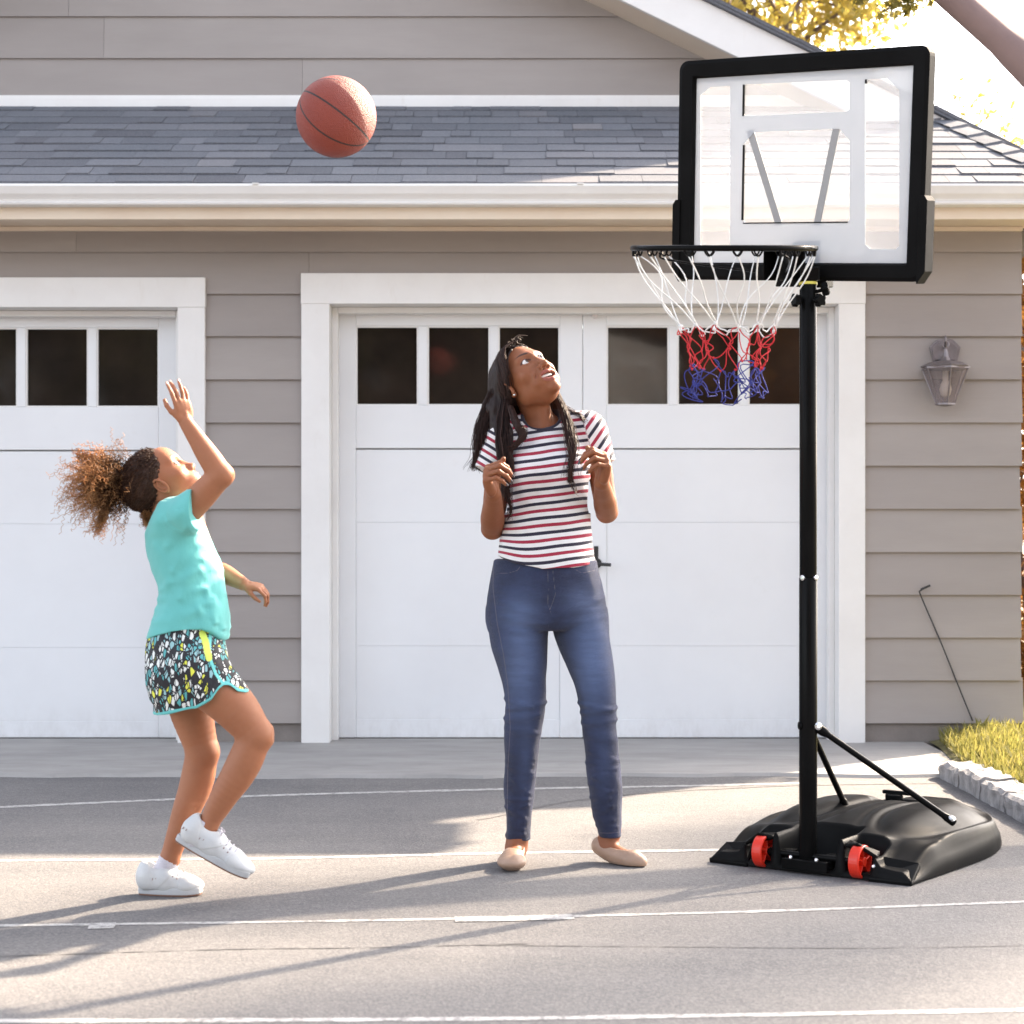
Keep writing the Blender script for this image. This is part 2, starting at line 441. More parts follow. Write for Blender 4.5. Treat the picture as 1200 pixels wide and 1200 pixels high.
# lawn beyond the kerb, with blades
def lawn_edge(y):  # x of the lawn's left edge
    return 1.935 + 0.12 * np.clip((y - 7.7) / 1.0, 0, 1)
V = []; ys = np.linspace(5.2, 30, 60)
for y in ys: V += [(lawn_edge(y), y, 0.02), (lawn_edge(y) + 0.25, y, 0.07), (20, y, 0.10)]
Fq = []
for i in range(59):
    # stop where the house stands is not needed: the wall rises through it
    Fq += [(3 * i, 3 * i + 1, 3 * i + 4, 3 * i + 3), (3 * i + 1, 3 * i + 2, 3 * i + 5, 3 * i + 4)]
M_SOIL = simple('lawn_soil', (0.16, 0.15, 0.06), (0.09, 0.075, 0.04), 12, 0.95, 0.6, 60)
keepf = [q for q in Fq if V[q[0]][1] < 8.72]
tag(mesh_obj('lawn', V, keepf, M_SOIL), kind='structure')
tag(MBo := mesh_obj('lawn', [(2.55, 8.6, .10), (20, 8.6, .10), (20, 40, .12), (2.55, 40, .12)], [(0, 1, 2, 3)], M_SOIL), kind='structure')
M_GRASS = m_leaf('grass_blades', (0.10, 0.12, 0.02), (0.40, 0.33, 0.10), 0.45)
g = MB()
for i in range(15000):
    y = rng.uniform(5.2, 10.5); x = (lawn_edge(y) + 0.02 + rng.exponential(0.45)) if y < 8.7 else 2.58 + rng.exponential(0.5)
    if x > 5: continue
    h = rng.uniform(0.025, 0.08) * (1.25 if rng.random() < .2 else 1); a = rng.uniform(0, 6.28); l = rng.uniform(0.01, 0.05)
    w = 0.0035; z = 0.03 + 0.05 * min(1, (x - lawn_edge(y)) / .25)
    dx, dy = math.cos(a), math.sin(a)
    b = np.array([x, y, z])
    g.add([b + (-dy * w, dx * w, 0), b + (dy * w, -dx * w, 0), b + (dx * l * .4 + dy * w * .7, dy * l * .4 - dx * w * .7, h * .6),
           b + (dx * l, dy * l, h)], [(0, 1, 2), (0, 2, 3)], tint=float(np.clip(rng.normal(.55, .25), 0, 1)))
tag(g.build('lawn_grass', M_GRASS, tint=True, fixn=False), 'yellow green grass blades on the lawn strip behind the granite kerb', 'grass', kind='stuff')
# granite kerb
def kerb_pos(i): return 7.62 - i * 0.34
for i in range(9):
    y1 = kerb_pos(i); y0 = y1 - 0.325
    g = MB(); NX, NY = 5, 9
    # rough hewn block: a gridded box with noise
    x0, x1, z1 = lawn_edge((y0 + y1) / 2) - 0.12, lawn_edge((y0 + y1) / 2) + 0.02, 0.078 + 0.006 * rng.normal()
    import bmesh
    bm = bmesh.new(); bmesh.ops.create_cube(bm, size=1.0)
    bmesh.ops.subdivide_edges(bm, edges=bm.edges[:], cuts=7, use_grid_fill=True)
    for v in bm.verts:
        c = v.co
        c.x = x0 + (c.x + .5) * (x1 - x0); c.y = y0 + (c.y + .5) * (y1 - y0); c.z = -0.03 + (c.z + .5) * (z1 + .03)
    vv = np.array([v.co[:] for v in bm.verts]); nn = np.stack([wob(vv, 60, 3 + k) for k in range(3)], 1) * 0.006
    edge = (np.abs(vv[:, 0] - x0) < 1e-4).astype(float)
    vv = vv + nn; vv[:, 2] -= edge * 0.012 * (vv[:, 2] > .06)
    fc = [[v.index for v in f.verts] for f in bm.faces]; bm.free()
    tag(mesh_obj('kerb_stone', vv, fc, M_STONE, smooth=False), ('first', 'second', 'third', 'fourth', 'fifth', 'sixth', 'seventh', 'eighth', 'ninth')[i] + ' rough grey granite kerb block along the lawn counting from the garage', 'kerb', 'kerb stones along the lawn edge')

# ================================================================== GARAGE HOUSE
WALL = 8.80
house = empty('garage_house', (-1.5, WALL, 0), 'taupe clapboard garage with two white doors under a grey shingled roof', 'house')
def xw(px, d=WALL): return (px - 600) * d / F
def zw(py, d=WALL): return 1 - (py - 635) * d / F
b = MB(); XL = -6.2
def board(b, x0, x1, z0, z1, d, lip=0.021, cutline=None):
    """one lapped clapboard, thick at its lower edge"""
    t = rng.random(); 
    xs = [x0, x1]
    b.add([(x0, d - lip, z0), (x1, d - lip, z0), (x1, d - 0.002, z1), (x0, d - 0.002, z1), (x0, d + .01, z0 + .004), (x1, d + .01, z0 + .004)],
          [(0, 1, 2, 3), (0, 4, 5, 1)], t)
    b.add([(x1, d - lip, z0), (x1, d + .03, z0), (x1, d + .03, z1), (x1, d - 0.002, z1)], [(0, 1, 2, 3)], t)
lines = [877 - 30, 797, 747, 697, 647, 596.5, 546, 495.5, 445, 394.5, 345, 296, 246]
for i in range(len(lines) - 1):
    z0, z1 = zw(lines[i]), zw(lines[i + 1]) + 0.012
    if lines[i] <= 346: segs = [(XL, xw(1197))]
    else: segs = [(xw(225), xw(367)), (xw(1000), xw(1197) + 0.004 * rng.normal()), (XL, xw(-600))]
    for a, c in segs:
        cuts = [a]
        if c - a > 3:
            x = a + rng.uniform(1, 2.4)
            while x < c - 0.6: cuts.append(x); x += rng.uniform(2.2, 3.6)
        cuts.append(c)
        for u, w in zip(cuts[:-1], cuts[1:]): board(b, u, w - 0.0015, z0, z1, WALL)
b.build('siding', M_SID, house, tint=True, fixn=False)
for x0_, x1_ in ((xw(235), xw(360)), (xw(1000), xw(1187)), (XL, xw(-600))):
    b = MB(); b.box(x0_, x1_, 8.803, 8.83, 0.0, zw(846)); b.build('base_board', M_BASEB, house)
# wall core behind the boards (with door openings), side wall
b = MB()
b.box(XL, xw(-590), 8.812, 9.02, 0.02, 2.54); b.box(xw(226), xw(366), 8.812, 9.02, 0.02, 2.54); b.box(xw(1003), 2.49, 8.812, 9.02, 0.02, 2.54)
b.box(xw(-590), xw(226), 8.812, 9.02, zw(352), 2.54); b.box(xw(366), xw(1003), 8.812, 9.02, zw(352), 2.54)
b.build('wall_core', M_BASEB, house)
b = MB(); b.box(2.30, 2.495, 9.02, 16, 0, 2.9); b.box(XL, XL + .2, 9.02, 16, 0, 2.9); b.box(XL, 2.495, 16, 16.2, 0, 2.9)
b.build('side_wall', M_SID, house, tint=True)
# door casings
def casing(x0, x1, xi0, xi1, ytop, yin):
    b = MB(); f = 8.765
    b.box(xw(x0, f), xw(xi0, f), f, 8.98, 0.0, zw(yin, f)); b.box(xw(xi1, f), xw(x1, f), f, 8.98, 0.0, zw(yin, f))
    b.box(xw(x0, f) - .002, xw(x1, f) + .002, f - .003, 8.98, zw(yin, f), zw(ytop, f))
    b.build('door_casing', M_WHITE, house, bevel=0.003)
    b = MB()  # stop mouldings inside the opening
    b.box(xw(xi0, f), xw(xi0, f) + .03, 8.88, 8.945, 0, zw(yin, f) - .001); b.box(xw(xi1, f) - .03, xw(xi1, f), 8.88, 8.945, 0, zw(yin, f) - .001)
    b.box(xw(xi0, f) + .03, xw(xi1, f) - .03, 8.88, 8.945, zw(yin, f) - .031, zw(yin, f) - .001)
    b.build('door_stop', M_WHITE, house, bevel=0.004)
casing(353, 1014, 386, 983, 320, 356)
casing(-411, 240, -378, 208, 325, 360)
DD = 8.95
def garage_door(sh, dy):
    X = lambda px: xw(px + sh, DD)
    Z = lambda py: zw(py + dy, DD)
    panes = [(417, 490), (501, 574), (584, 656), (711, 784), (794, 867), (877, 950)]
    b = MB(); f = DD
    zt, zb = Z(362), 0.022
    # stiles and rails standing proud
    b.box(X(395), X(417), f, f + .04, zb, zt); b.box(X(950), X(973), f, f + .04, zb, zt)
    b.box(X(656), X(683) - .0012, f, f + .04, zb, zt); b.box(X(683) + .0012, X(711), f, f + .04, zb, zt)
    for a, c in ((417, 656), (711, 950)):
        b.box(X(a), X(c), f, f + .04, Z(382), zt)
        b.box(X(a), X(c), f, f + .04, Z(525.3), Z(475))
        b.box(X(a), X(c), f + .003, f + .04, zb, Z(843))
    for a, c in ((490, 501), (574, 584), (784, 794), (867, 877)):
        b.box(X(a), X(c), f, f + .04, Z(475), Z(382))
    d = b.build('garage_door', M_DOOR, house, bevel=0.004)
    b = MB()
    for a, c in ((417, 656), (711, 950)):
        for y0, y1 in ((843, 757.15), (757, 612.15), (612, 527.0)):
            b.box(X(a) + .001, X(c) - .001, f + .005, f + .038, Z(y0), Z(y1))
    b.build('door_panel', M_DOOR, d, bevel=0.0012)
    b = MB(); b.box(X(395), X(973), f + .045, f + .07, 0.03, Z(480)); b.box(X(395), X(973), f + .045, f + .07, Z(379), zt)
    b.build('door_backing', M_DOOR, d)
    for a, c in panes:
        b = MB(); b.box(X(a) - .004, X(c) + .004, f + .022, f + .03, Z(475) - .004, Z(382) + .004)
        b.build('window_pane', M_PANE, d)
        b = MB(); w = .007
        b.box(X(a), X(a) + w, f + .006, f + .021, Z(475), Z(382)); b.box(X(c) - w, X(c), f + .006, f + .021, Z(475), Z(382))
        b.box(X(a) + w, X(c) - w, f + .006, f + .021, Z(475), Z(475) + w); b.box(X(a) + w, X(c) - w, f + .006, f + .021, Z(382) - w, Z(382))
        b.build('window_bead', M_WHITE, d)
    b = MB(); b.box(X(395), X(973), f + .008, f + .035, 0.004, 0.021); b.build('rubber_seal', M_BLACKM, d)
    return d
dr = garage_door(0, 0); garage_door(-764, 2)
b = MB(); b.cyl(P(699, 660, 8.95), P(699, 660, 8.90), .011); b.tube([P(699, 661, 8.895), P(716, 662, 8.895)], .009, 10); b.lathe(P(699, 660, 8.95), (0, -1, 0), [(.026, 0), (.026, .006), (.02, .009)])
b.box(xw(696, 8.95), xw(701, 8.95), 8.944, 8.9495, zw(684, 8.95), zw(640, 8.95))
b.build('door_handle', M_BLACKM, dr, smooth=False)
b = MB(); b.lathe(P(697, 370, 8.95), (0, -1, 0), [(.016, 0), (.016, .01), (.006, .012), (.006, .03), (.012, .034), (.012, .04)]); b.build('door_bolt', M_METAL, dr, smooth=False)

# eave: gutter, fascia, soffit
XR = 2.72
b = MB()
prof = [(8.37, 2.655), (8.28, 2.656), (8.275, 2.645), (8.283, 2.628), (8.29, 2.612), (8.31, 2.590), (8.315, 2.579), (8.306, 2.573), (8.31, 2.565), (8.37, 2.562), (8.366, 2.57), (8.32, 2.575), (8.316, 2.592), (8.296, 2.615), (8.29, 2.645), (8.364, 2.648)]
b.prism([(XL - .3, y, z) for y, z in prof], (XR - XL + .3, 0, 0))
b.build('gutter', M_WHITE, house)
b = MB()
b.box(XL - .3, XR, 8.372, 8.397, 2.507, 2.655); b.build('fascia', M_FASCIA, house, bevel=.003)
b = MB(); b.box(XL - .3, XR - .01, 8.398, 8.83, 2.545, 2.56); b.box(XL - .2, 2.5, 8.765, 8.798, 2.522, 2.543); b.build('soffit', M_FASCIA, house, bevel=.002)
for x in np.arange(-5.7, 2.7, 1.5):
    b = MB(); b.box(x, x + .03, 8.268, 8.2785, 2.652, 2.6575); b.build('gutter_strap', M_WHITE, house)

# pent roof of laminated shingles; the right end is a hip
def hipx(t): return float(np.interp(t, [0, .4175, 1.303, 1.45], [2.64, 2.506, 2.243, 2.20]))
b = MB(); s = math.sqrt(1.25); u = np.array([0, 1 / s, .5 / s]); nrm = np.array([0, -.5 / s, 1 / s])
o = np.array([0, 8.33, 2.665]); L = 1.42 * s; rows = 11; ex = L / rows
b2 = MB()
for r in range(rows):
    s0 = r * ex; x = XL - .3 + rng.uniform(0, .2)
    xe = hipx((s0 + ex * .5) / s)
    base = rng.normal(0, .08)
    while x < xe:
        w = rng.choice([.10, .14, .17, .22, .28, .34]) * rng.uniform(.9, 1.1); x1 = min(x + w, xe)
        th = .008 if rng.random() < .5 else .013
        a = o + u * (s0 - .004 * rng.random()); c = o + u * min(s0 + ex * 1.12, L)
        pts = [a + (x, 0, 0) + nrm * th, a + (x1 - .002, 0, 0) + nrm * th, c + (x1 - .002, 0, 0) + nrm * .003, c + (x, 0, 0) + nrm * .003]
        lowp = [a + (x, 0, 0) - nrm * .004, a + (x1 - .002, 0, 0) - nrm * .004]
        b.add(pts + lowp, [(0, 1, 2, 3), (4, 5, 1, 0), (4, 0, 3), (5, 2, 1)], float(np.clip(.45 + base + rng.normal(0, .22), 0, 1)))
        x = x1
        if xe - x < .02: break
# underlay slab and the steep side beyond the hip
hp = [np.array([hipx(t), 8.33 + t, 2.665 + .5 * t]) for t in (0, .4175, 1.303, 1.41)]
b.add([(XL - .3, 8.33, 2.66), (2.64, 8.33, 2.66), *[q - (0, 0, .006) for q in hp[1:]], (XL - .3, 9.74, 3.364)], [(0, 1, 2, 3, 4, 5)], .3)
b.add([hp[0], hp[1], hp[2], hp[3], (2.74, 9.74, 2.66), (2.74, 8.4, 2.66)], [(0, 5, 4, 3, 2, 1)], .4)
b.build('pent_roof', M_SHIN, house, tint=True, fixn=False)
b = MB()  # hip cap shingles
hl = [np.array([hipx(t), 8.33 + t, 2.668 + .5 * t]) for t in np.linspace(-.01, 1.40, 10)]
for i in range(9):
    a, c = hl[i], hl[i + 1]; dv = c - a; dl = dv / np.linalg.norm(dv); sd = np.cross(dl, (0, 0, 1)); sd /= np.linalg.norm(sd)
    for sg in (-1, 1):
        off = sg * sd * .10 + np.array([0, 0, -.05 if sg > 0 else -.012])
        b.add([a + (0, 0, .028), a + off + (0, 0, .016), c + dv * .15 + off + (0, 0, .004), c + dv * .15 + (0, 0, .012), a + (0, 0, .01), a + off], [(0, 1, 2, 3), (0, 4, 5, 1)], float(np.clip(rng.normal(.75, .15), 0, 1)))
b.build('hip_cap', M_SHIN, house, tint=True, fixn=False)
b = MB(); D2 = 9.74
b.box(XL - .2, 2.25, D2 - .035, D2, zw(125, D2) - .02, zw(117, D2)); b.box(XL - .2, 2.25, D2 - .028, D2, zw(117, D2), zw(113, D2)); b.build('flashing', M_WHITE, house)
# gable wall boards, ends cut to the rake
RK = .49
def rakex(py, off=728): return off + py / RK
b = MB(); gl = [115, 69, 20, -29, -78, -127, -176, -225, -274, -323]
for i in range(len(gl) - 1):
    z0, z1 = zw(gl[i], D2), zw(gl[i + 1], D2) + .012
    xr0, xr1 = xw(rakex(gl[i]) + 60, D2), xw(rakex(gl[i + 1]) + 60, D2)
    xl0 = -3.0 - xr0; xl1 = -3.0 - xr1
    if xr1 < xl1: break
    t = rng.random(); sp = rng.uniform(-2.5, -.5)
    for (p0, p1, q0, q1) in ((xl0, sp, xl1, sp), (sp + .0015, xr0, sp + .0015, xr1)):
        t = rng.random()
        b.add([(p0, D2 - .016, z0), (p1, D2 - .016, z0), (q1, D2 - .002, z1), (q0, D2 - .002, z1), (p0, D2 + .01, z0), (p1, D2 + .01, z0)], [(0, 1, 2, 3), (0, 4, 5, 1)], t)
b.build('gable_siding', M_SID, house, tint=True, fixn=False)
# main roof slabs + white rake boards
RD = 9.40
zl = lambda x: 3.842 - RK * (x - xw(728, RD)); zu = lambda x: 3.842 - RK * (x - xw(835, RD)) + .004
xa = -1.5; b = MB(); b.prism([(xa, RD, zl(xa)), (2.30, RD, zl(2.30)), (2.30, RD, zu(2.30) - .03), (xa, RD, zu(xa) - .03)], (0, .028, 0))
b.prism([(-5.3, RD, zl(2.3)), (xa - .001, RD, zl(xa)), (xa - .001, RD, zu(xa) - .03), (-5.3, RD, zu(2.3) - .03)], (0, .028, 0))
b.build('rake_board', M_WHITE, house, bevel=.003)
b = MB(); b.prism([(xa, RD + .03, zl(xa) + .012), (2.25, RD + .03, zl(2.25) + .012), (2.25, RD + .03, zl(2.25) + .03), (xa, RD + .03, zl(xa) + .03)], (0, .30, 0))
b.build('rake_soffit', M_FASCIA, house)
b = MB()
for sgn in (1, -1):
    X_ = lambda x: xa + sgn * (x - xa)
    pr = [(X_(xa), RD - .03, zu(xa)), (X_(3.28), RD - .03, zu(3.28)), (X_(3.28), RD - .03, zu(3.28) - .028), (X_(xa), RD - .03, zu(xa) - .028)]
    b.prism(pr, (0, 7.2, 0), .4)
b.build('main_roof', M_SHIN, house, tint=True)
b = MB(); x = xa + .1
while x < 3.2:  # starter shingles along the rake edge
    w = rng.uniform(.12, .3); b.prism([(x, RD - .036 - .006 * rng.random(), zu(x) + .006), (x + w - .004, RD - .036, zu(x + w) + .006), (x + w - .004, RD - .036, zu(x + w) - .012), (x, RD - .036, zu(x) - .012)], (0, .25, 0), float(rng.uniform(.2, .7))); x += w
b.build('roof_edge', M_SHIN, house, tint=True)

# wall lantern
lan = empty('wall_lantern', P(1108, 473, 8.70), 'weathered silver coach lantern with ribbed clear glass on the siding right of the door', 'lamp')
M_PEW = simple('pewter', (0.24, 0.215, 0.225), (0.17, 0.15, 0.155), 25, 0.42, 0.15, Metallic=.55)
LP = lambda x, y, d=8.70: P(x, y, d)
b = MB(); b.prism([P(x, y, 8.785) for x, y in ((1089, 407), (1098, 398), (1116, 398), (1125, 407), (1121, 425), (1093, 425))], (0, -.015, 0)); b.prism([P(x, y, 8.77) for x, y in ((1092, 408), (1099, 401), (1115, 401), (1122, 408), (1119, 422), (1095, 422))], (0, -.01, 0)); b.build('back_plate', M_PEW, lan, bevel=.002)
b = MB(); b.tube(catmull([P(1108, 412, 8.77), P(1108, 404, 8.73), P(1108, 396, 8.70), P(1108, 401, 8.70)], 14), [.006] * 14, 8); b.tube([P(1108, 404, 8.7) + .016 * np.array([math.cos(a), 0, math.sin(a)]) for a in np.linspace(0, 2 * math.pi, 17)[:-1]], .004, 6, closed=True)
b.tube([P(1108, 400, 8.70), P(1108, 393, 8.70)], [.006, .004], 8); b.build('hook', M_PEW, lan, smooth=True)
b = MB(); c = P(1108, 430, 8.70); hx = 4.14e-3
b.lathe(c, (0, 0, 1), [(.122, -.002), (.124, .0), (.085, .02), (.05, .026), (.026, .032), (.016, .05), (.009, .085), (.004, .092)], 8); b.build('cap', M_PEW, lan)
b = MB()
for k in range(6):
    a = math.pi / 6 + k * math.pi / 3; t_ = np.array([math.cos(a), math.sin(a), 0])
    b.tube([c + t_ * .116 + (0, 0, -.003), c + t_ * .045 + (0, 0, -.178)], .0045, 6)
b.lathe(c + (0, 0, -.185), (0, 0, 1), [(.02, -.006), (.05, 0), (.05, .008)], 6); b.lathe(c, (0, 0, 1), [(.118, -.012), (.12, -.012), (.12, -.002), (.118, -.002)], 6)
b.build('cage', M_PEW, lan)
n = NT('ribbed_glass'); v = n.obj(); p = n.pbr((.38, .34, .35), .12); tr = n.n('ShaderNodeBsdfTransparent', Color=(.8, .75, .76, 1)); mx = n.n('ShaderNodeMixShader', i0=.30, i1=tr.outputs[0], i2=p.outputs[0]); n.link(mx.outputs[0], n.out.inputs[0])
b = MB(); sd = 48; prof_ = [(.108, -.006), (.042, -.176)]
V = [c + np.array([math.cos(k * 2 * math.pi / sd), math.sin(k * 2 * math.pi / sd), 0]) * (r + (.003 if k % 2 else 0)) + (0, 0, h) for r, h in prof_ for k in range(sd)]
b.add(V, [(k, (k + 1) % sd, sd + (k + 1) % sd, sd + k) for k in range(sd)]); b.build('glass_shade', n.m, lan)
b = MB(); b.lathe(c + (0, 0, -.15), (0, 0, 1), [(.008, 0), (.024, .015), (.03, .04), (.024, .065), (.014, .085), (.014, .13)], 16)
b.build('bulb', simple('bulb_glass', (.75, .70, .60), (.7, .64, .5), 4, .3), lan, smooth=True)
# loose cable on the siding
b = MB(); cable = [P(1090, 686, 8.755), P(1086, 688, 8.75), P(1079, 692, 8.755), P(1078, 695, 8.76), P(1085, 712, 8.772), P(1104, 756, 8.772), P(1124, 806, 8.772), P(1140, 845, 8.772)]
b.tube(catmull(cable, 50), .0035, 6); b.tube([P(1079, 691, 8.757), P(1090, 686, 8.755)], .006, 6)
tag(b.build('wall_cable', M_BLACKM, smooth=True), 'thin dark loose cable hanging slantwise down the siding', 'cable')

# ================================================================== VEGETATION
def leaves(b, centers, n, size, spread, flat=.6):
    """leaf clusters around clump centres"""
    for c, r in centers:
        base = rng.normal(.5, .2)
        for _ in range(int(n * (r / spread) ** 2) + 4):
            d = rng.normal(size=3); d /= np.linalg.norm(d); p = c + d * r * rng.random() ** .4 * np.array([1, 1, .8])
            a = rng.normal(size=3); a /= np.linalg.norm(a); e = np.cross(a, rng.normal(size=3)); e /= np.linalg.norm(e); e2 = np.cross(a, e)
            s = size * rng.uniform(.6, 1.3)
            b.add([p - e * s, p - e2 * s * .5 + a * s * .15, p + e * s, p + e2 * s * .5 + a * s * .15], [(0, 1, 2), (0, 2, 3)], float(np.clip(base + rng.normal(0, .2), 0, 1)))
def tree(name, base, h, crown_c, crown_r, nclump, nleaf, size, mleaf, label, group=None, cr=.5, cat='tree', trunk_r=.16, hollow=.5):
    base = np.array(base, float); t = empty(name, base, label, cat, group); cc = np.array(crown_c, float); rr = np.array(crown_r, float)
    tb = MB(); top = cc + (0, 0, rr[2] * .4)
    tp = catmull([base, base + (cc - base) * .4 + (.1, .05, 0), cc, top], 16); tb.tube(tp, np.linspace(trunk_r, .03, 16), 10)
    cl = []
    for i in range(nclump):
        d = rng.normal(size=3); d /= np.linalg.norm(d); q = cc + d * rr * (hollow + (1 - hollow) * rng.random())
        cl.append((q, cr * rng.uniform(.55, 1.25)))
        if i % 2 == 0:
            st = tp[rng.integers(7, 15)]; mid = (st + q) / 2 + rng.normal(size=3) * .15
            tb.tube(catmull([st, mid, q], 8), np.linspace(trunk_r * .3, .012, 8), 5)
    tb.build('trunk', M_BARK, t, smooth=True, fixn=False)
    lb = MB(); leaves(lb, cl, nleaf, size, cr); lb.build('crown', mleaf, t, tint=True, fixn=False)
    return t
M_LF1 = m_leaf('backlit_leaves', (0.24, 0.22, 0.045), (0.60, 0.44, 0.11), .6)
M_LF2 = m_leaf('dark_leaves', (0.03, 0.045, 0.012), (0.10, 0.10, 0.03), .3)
M_LF3 = m_leaf('autumn_leaves', (0.20, 0.09, 0.02), (0.45, 0.22, 0.05), .35)
tree('leafy_tree', (1.7, 17, 0), 9, (2.0, 17, 6.35), (1.75, 1.6, 1.6), 70, 170, .055, M_LF1, 'golden green leafy tree behind the gable roof at the top', cr=.5)
tree('leafy_tree', (6.3, 20, 0), 7, (5.55, 21, 5.3), (1.0, 1.2, 1.3), 16, 60, .05, M_LF1, 'sparse pale tree behind the right end of the roof', cr=.4, hollow=.3)
# trees outside the frame: shade on the foreground and reflections in the panes
tree('shade_tree', (25, 25.2, 0), 20, (23.8, 24.25, 20.7), (1.4, 1.4, 2.1), 34, 26, .13, M_LF2, 'green tree beyond the lawn beside the garage', cr=.5, hollow=.2)
for i, (x, y, hh, m_, lb_) in enumerate([(-7.5, -13, 9, M_LF2, 'dark tree far left across the drive'), (-3.5, -14, 9.5, M_LF2, 'broad dark tree left of centre across the drive'), (.4, -13.5, 9, M_LF2, 'dark tree opposite the garage across the drive'),
                                (3.6, -12.5, 8.2, M_LF3, 'orange autumn tree opposite the garage'), (6.8, -13.5, 9, M_LF3, 'wide orange autumn tree across the drive'), (11, -14, 9, M_LF2, 'dark tree far right across the drive'), (1.9, -16, 11, M_LF3, 'tall orange autumn tree behind the front row'), (5.2, -17, 11, M_LF2, 'tall dark tree behind the front row'), (-1.6, -17, 11, M_LF2, 'tallest dark tree behind the front row left')]):
    tree('street_tree', (x, y, 0), hh, (x, y, hh * .52), (2.3, 1.8, hh * .42), 70, 55, .22, m_, lb_, cr=1.0, trunk_r=.25)
# big limb crossing the top right corner with a leafy twig
t = empty('overhanging_tree', (5.2, 7.5, 0), 'mauve barked tree whose smooth limb crosses the top right corner', 'tree')
b = MB(); A = P(1040, -70, 7.5); Bq = P(1215, 84, 7.5); dv = Bq - A
A0 = A - dv * .1
b.tube(catmull([A0 - dv * .5 + (0, .3, .1), A0, A + dv * .5, Bq, Bq + dv * 1.2, np.array([5.0, 7.5, 1.0]), np.array([5.2, 7.5, 0])], 40), np.concatenate([np.linspace(.045, .056, 8), np.linspace(.056, .062, 10), np.linspace(.07, .22, 22)]), 18)
b.build('trunk', M_LIMB, t, smooth=True)
b = MB()
tw = [[P(1075, -40, 7.5), P(1062, -12, 7.55), P(1050, 2, 7.6), P(1035, 14, 7.6)], [P(1075, -40, 7.5), P(1040, -22, 7.6), P(1015, -6, 7.6), P(1003, 6, 7.6)], [P(1075, -40, 7.5), P(1000, -30, 7.6), P(940, -25, 7.7), P(900, -18, 7.7), P(870, -6, 7.7)], [P(1062, -12, 7.55), P(1065, 0, 7.5), P(1062, 10, 7.5)]]
for q in tw: b.tube(catmull(q, 12), np.linspace(.006, .002, 12), 5)
b.build('twig', M_BARK, t)
b = MB()
def maple(b, c, s, u1, u2, tint):
    V = [c]; 
    for k in range(15):
        a = 2 * math.pi * k / 15; r = s * (1.0 if k % 3 == 0 else .5 if k % 3 == 1 else .55)
        if k in (5, 6, 7, 8, 9, 10): r *= .55
        V.append(c + r * (math.cos(a) * u1 + math.sin(a) * u2))
    b.add(V, [(0, 1 + k, 1 + (k + 1) % 15) for k in range(15)], tint)
for q in tw:
    cp = catmull(q, 30)
    for i in range(6, 30):
        for _ in range(3 if q is not tw[2] else 2):
            c0 = cp[i] + rng.normal(size=3) * np.array([.03, .03, .022]); u1 = rng.normal(size=3); u1 /= np.linalg.norm(u1); u2 = np.cross(u1, rng.normal(size=3)); u2 /= np.linalg.norm(u2)
            maple(b, c0, rng.uniform(.018, .032), u1, u2, float(np.clip(rng.normal(.5, .25), 0, 1)))
b.build('crown', m_leaf('maple_leaves', (0.10, 0.09, 0.02), (0.30, 0.24, 0.05), .45), t, tint=True, fixn=False)
# shrub just round the right corner of the garage
t = empty('garden_shrub', (3.0, 10.2, 0), 'yellow and red leaved shrub just past the right corner of the garage', 'shrub')
b = MB(); leaves(b, [(np.array([2.95 + rng.normal() * .25, 10.2 + rng.normal() * .3, z]), .22) for z in np.linspace(.2, 2.6, 44)], 170, .04, .22)
b.build('crown', M_LF3, t, tint=True, fixn=False)
b = MB()
for k in range(6): b.tube(catmull([(3.0, 10.2, 0), (2.95 + .1 * rng.normal(), 10.2 + .1 * rng.normal(), .8), (2.95 + .2 * rng.normal(), 10.2 + .2 * rng.normal(), 1.8)], 8), np.linspace(.02, .006, 8), 5)
b.build('stem', M_BARK, t)
# ================================================================== BASKETBALL HOOP
def m_blackplastic(name, rough=.38, c=.012, bump=.15):
    n = NT(name); v = n.obj()
    col = n.ramp(n.noise(v, 6, 4), [(0.3, (c, c, c)), (0.7, (c * 1.6, c * 1.6, c * 1.65))])
    n.pbr(col, n.math('MULTIPLY_ADD', n.noise(v, 14, 4), .15, rough - .07), Normal=n.bump(n.noise(v, 260, 2), bump, .001)); n.p.inputs['Specular IOR Level'].default_value = .05; return n.m
M_BP = m_blackplastic('black_moulded_plastic', .42, .006); M_BG = m_blackplastic('black_powder_coat', .22, .005, .04)
M_FR = m_blackplastic('matt_black_frame', .6, .005, .06)
M_RED = simple('red_plastic', (0.75, 0.035, 0.015), (0.68, 0.03, 0.012), 8, .3)
M_BOLT = simple('bright_bolt', (.75, .75, .76), (.6, .6, .6), 30, .22, Metallic=1.0)
M_YEL = simple('yellow_cap', (.75, .68, .12), (.7, .6, .1), 8, .5)
PX, PY = (947 - 600) * 5.42 / F, 5.42
hoop = empty('basketball_hoop', (PX, PY, 0), 'portable basketball hoop with black frame clear backboard red wheels and net', 'basketball hoop')
Hh = lambda px, py, d=5.42: P(px, py, d)

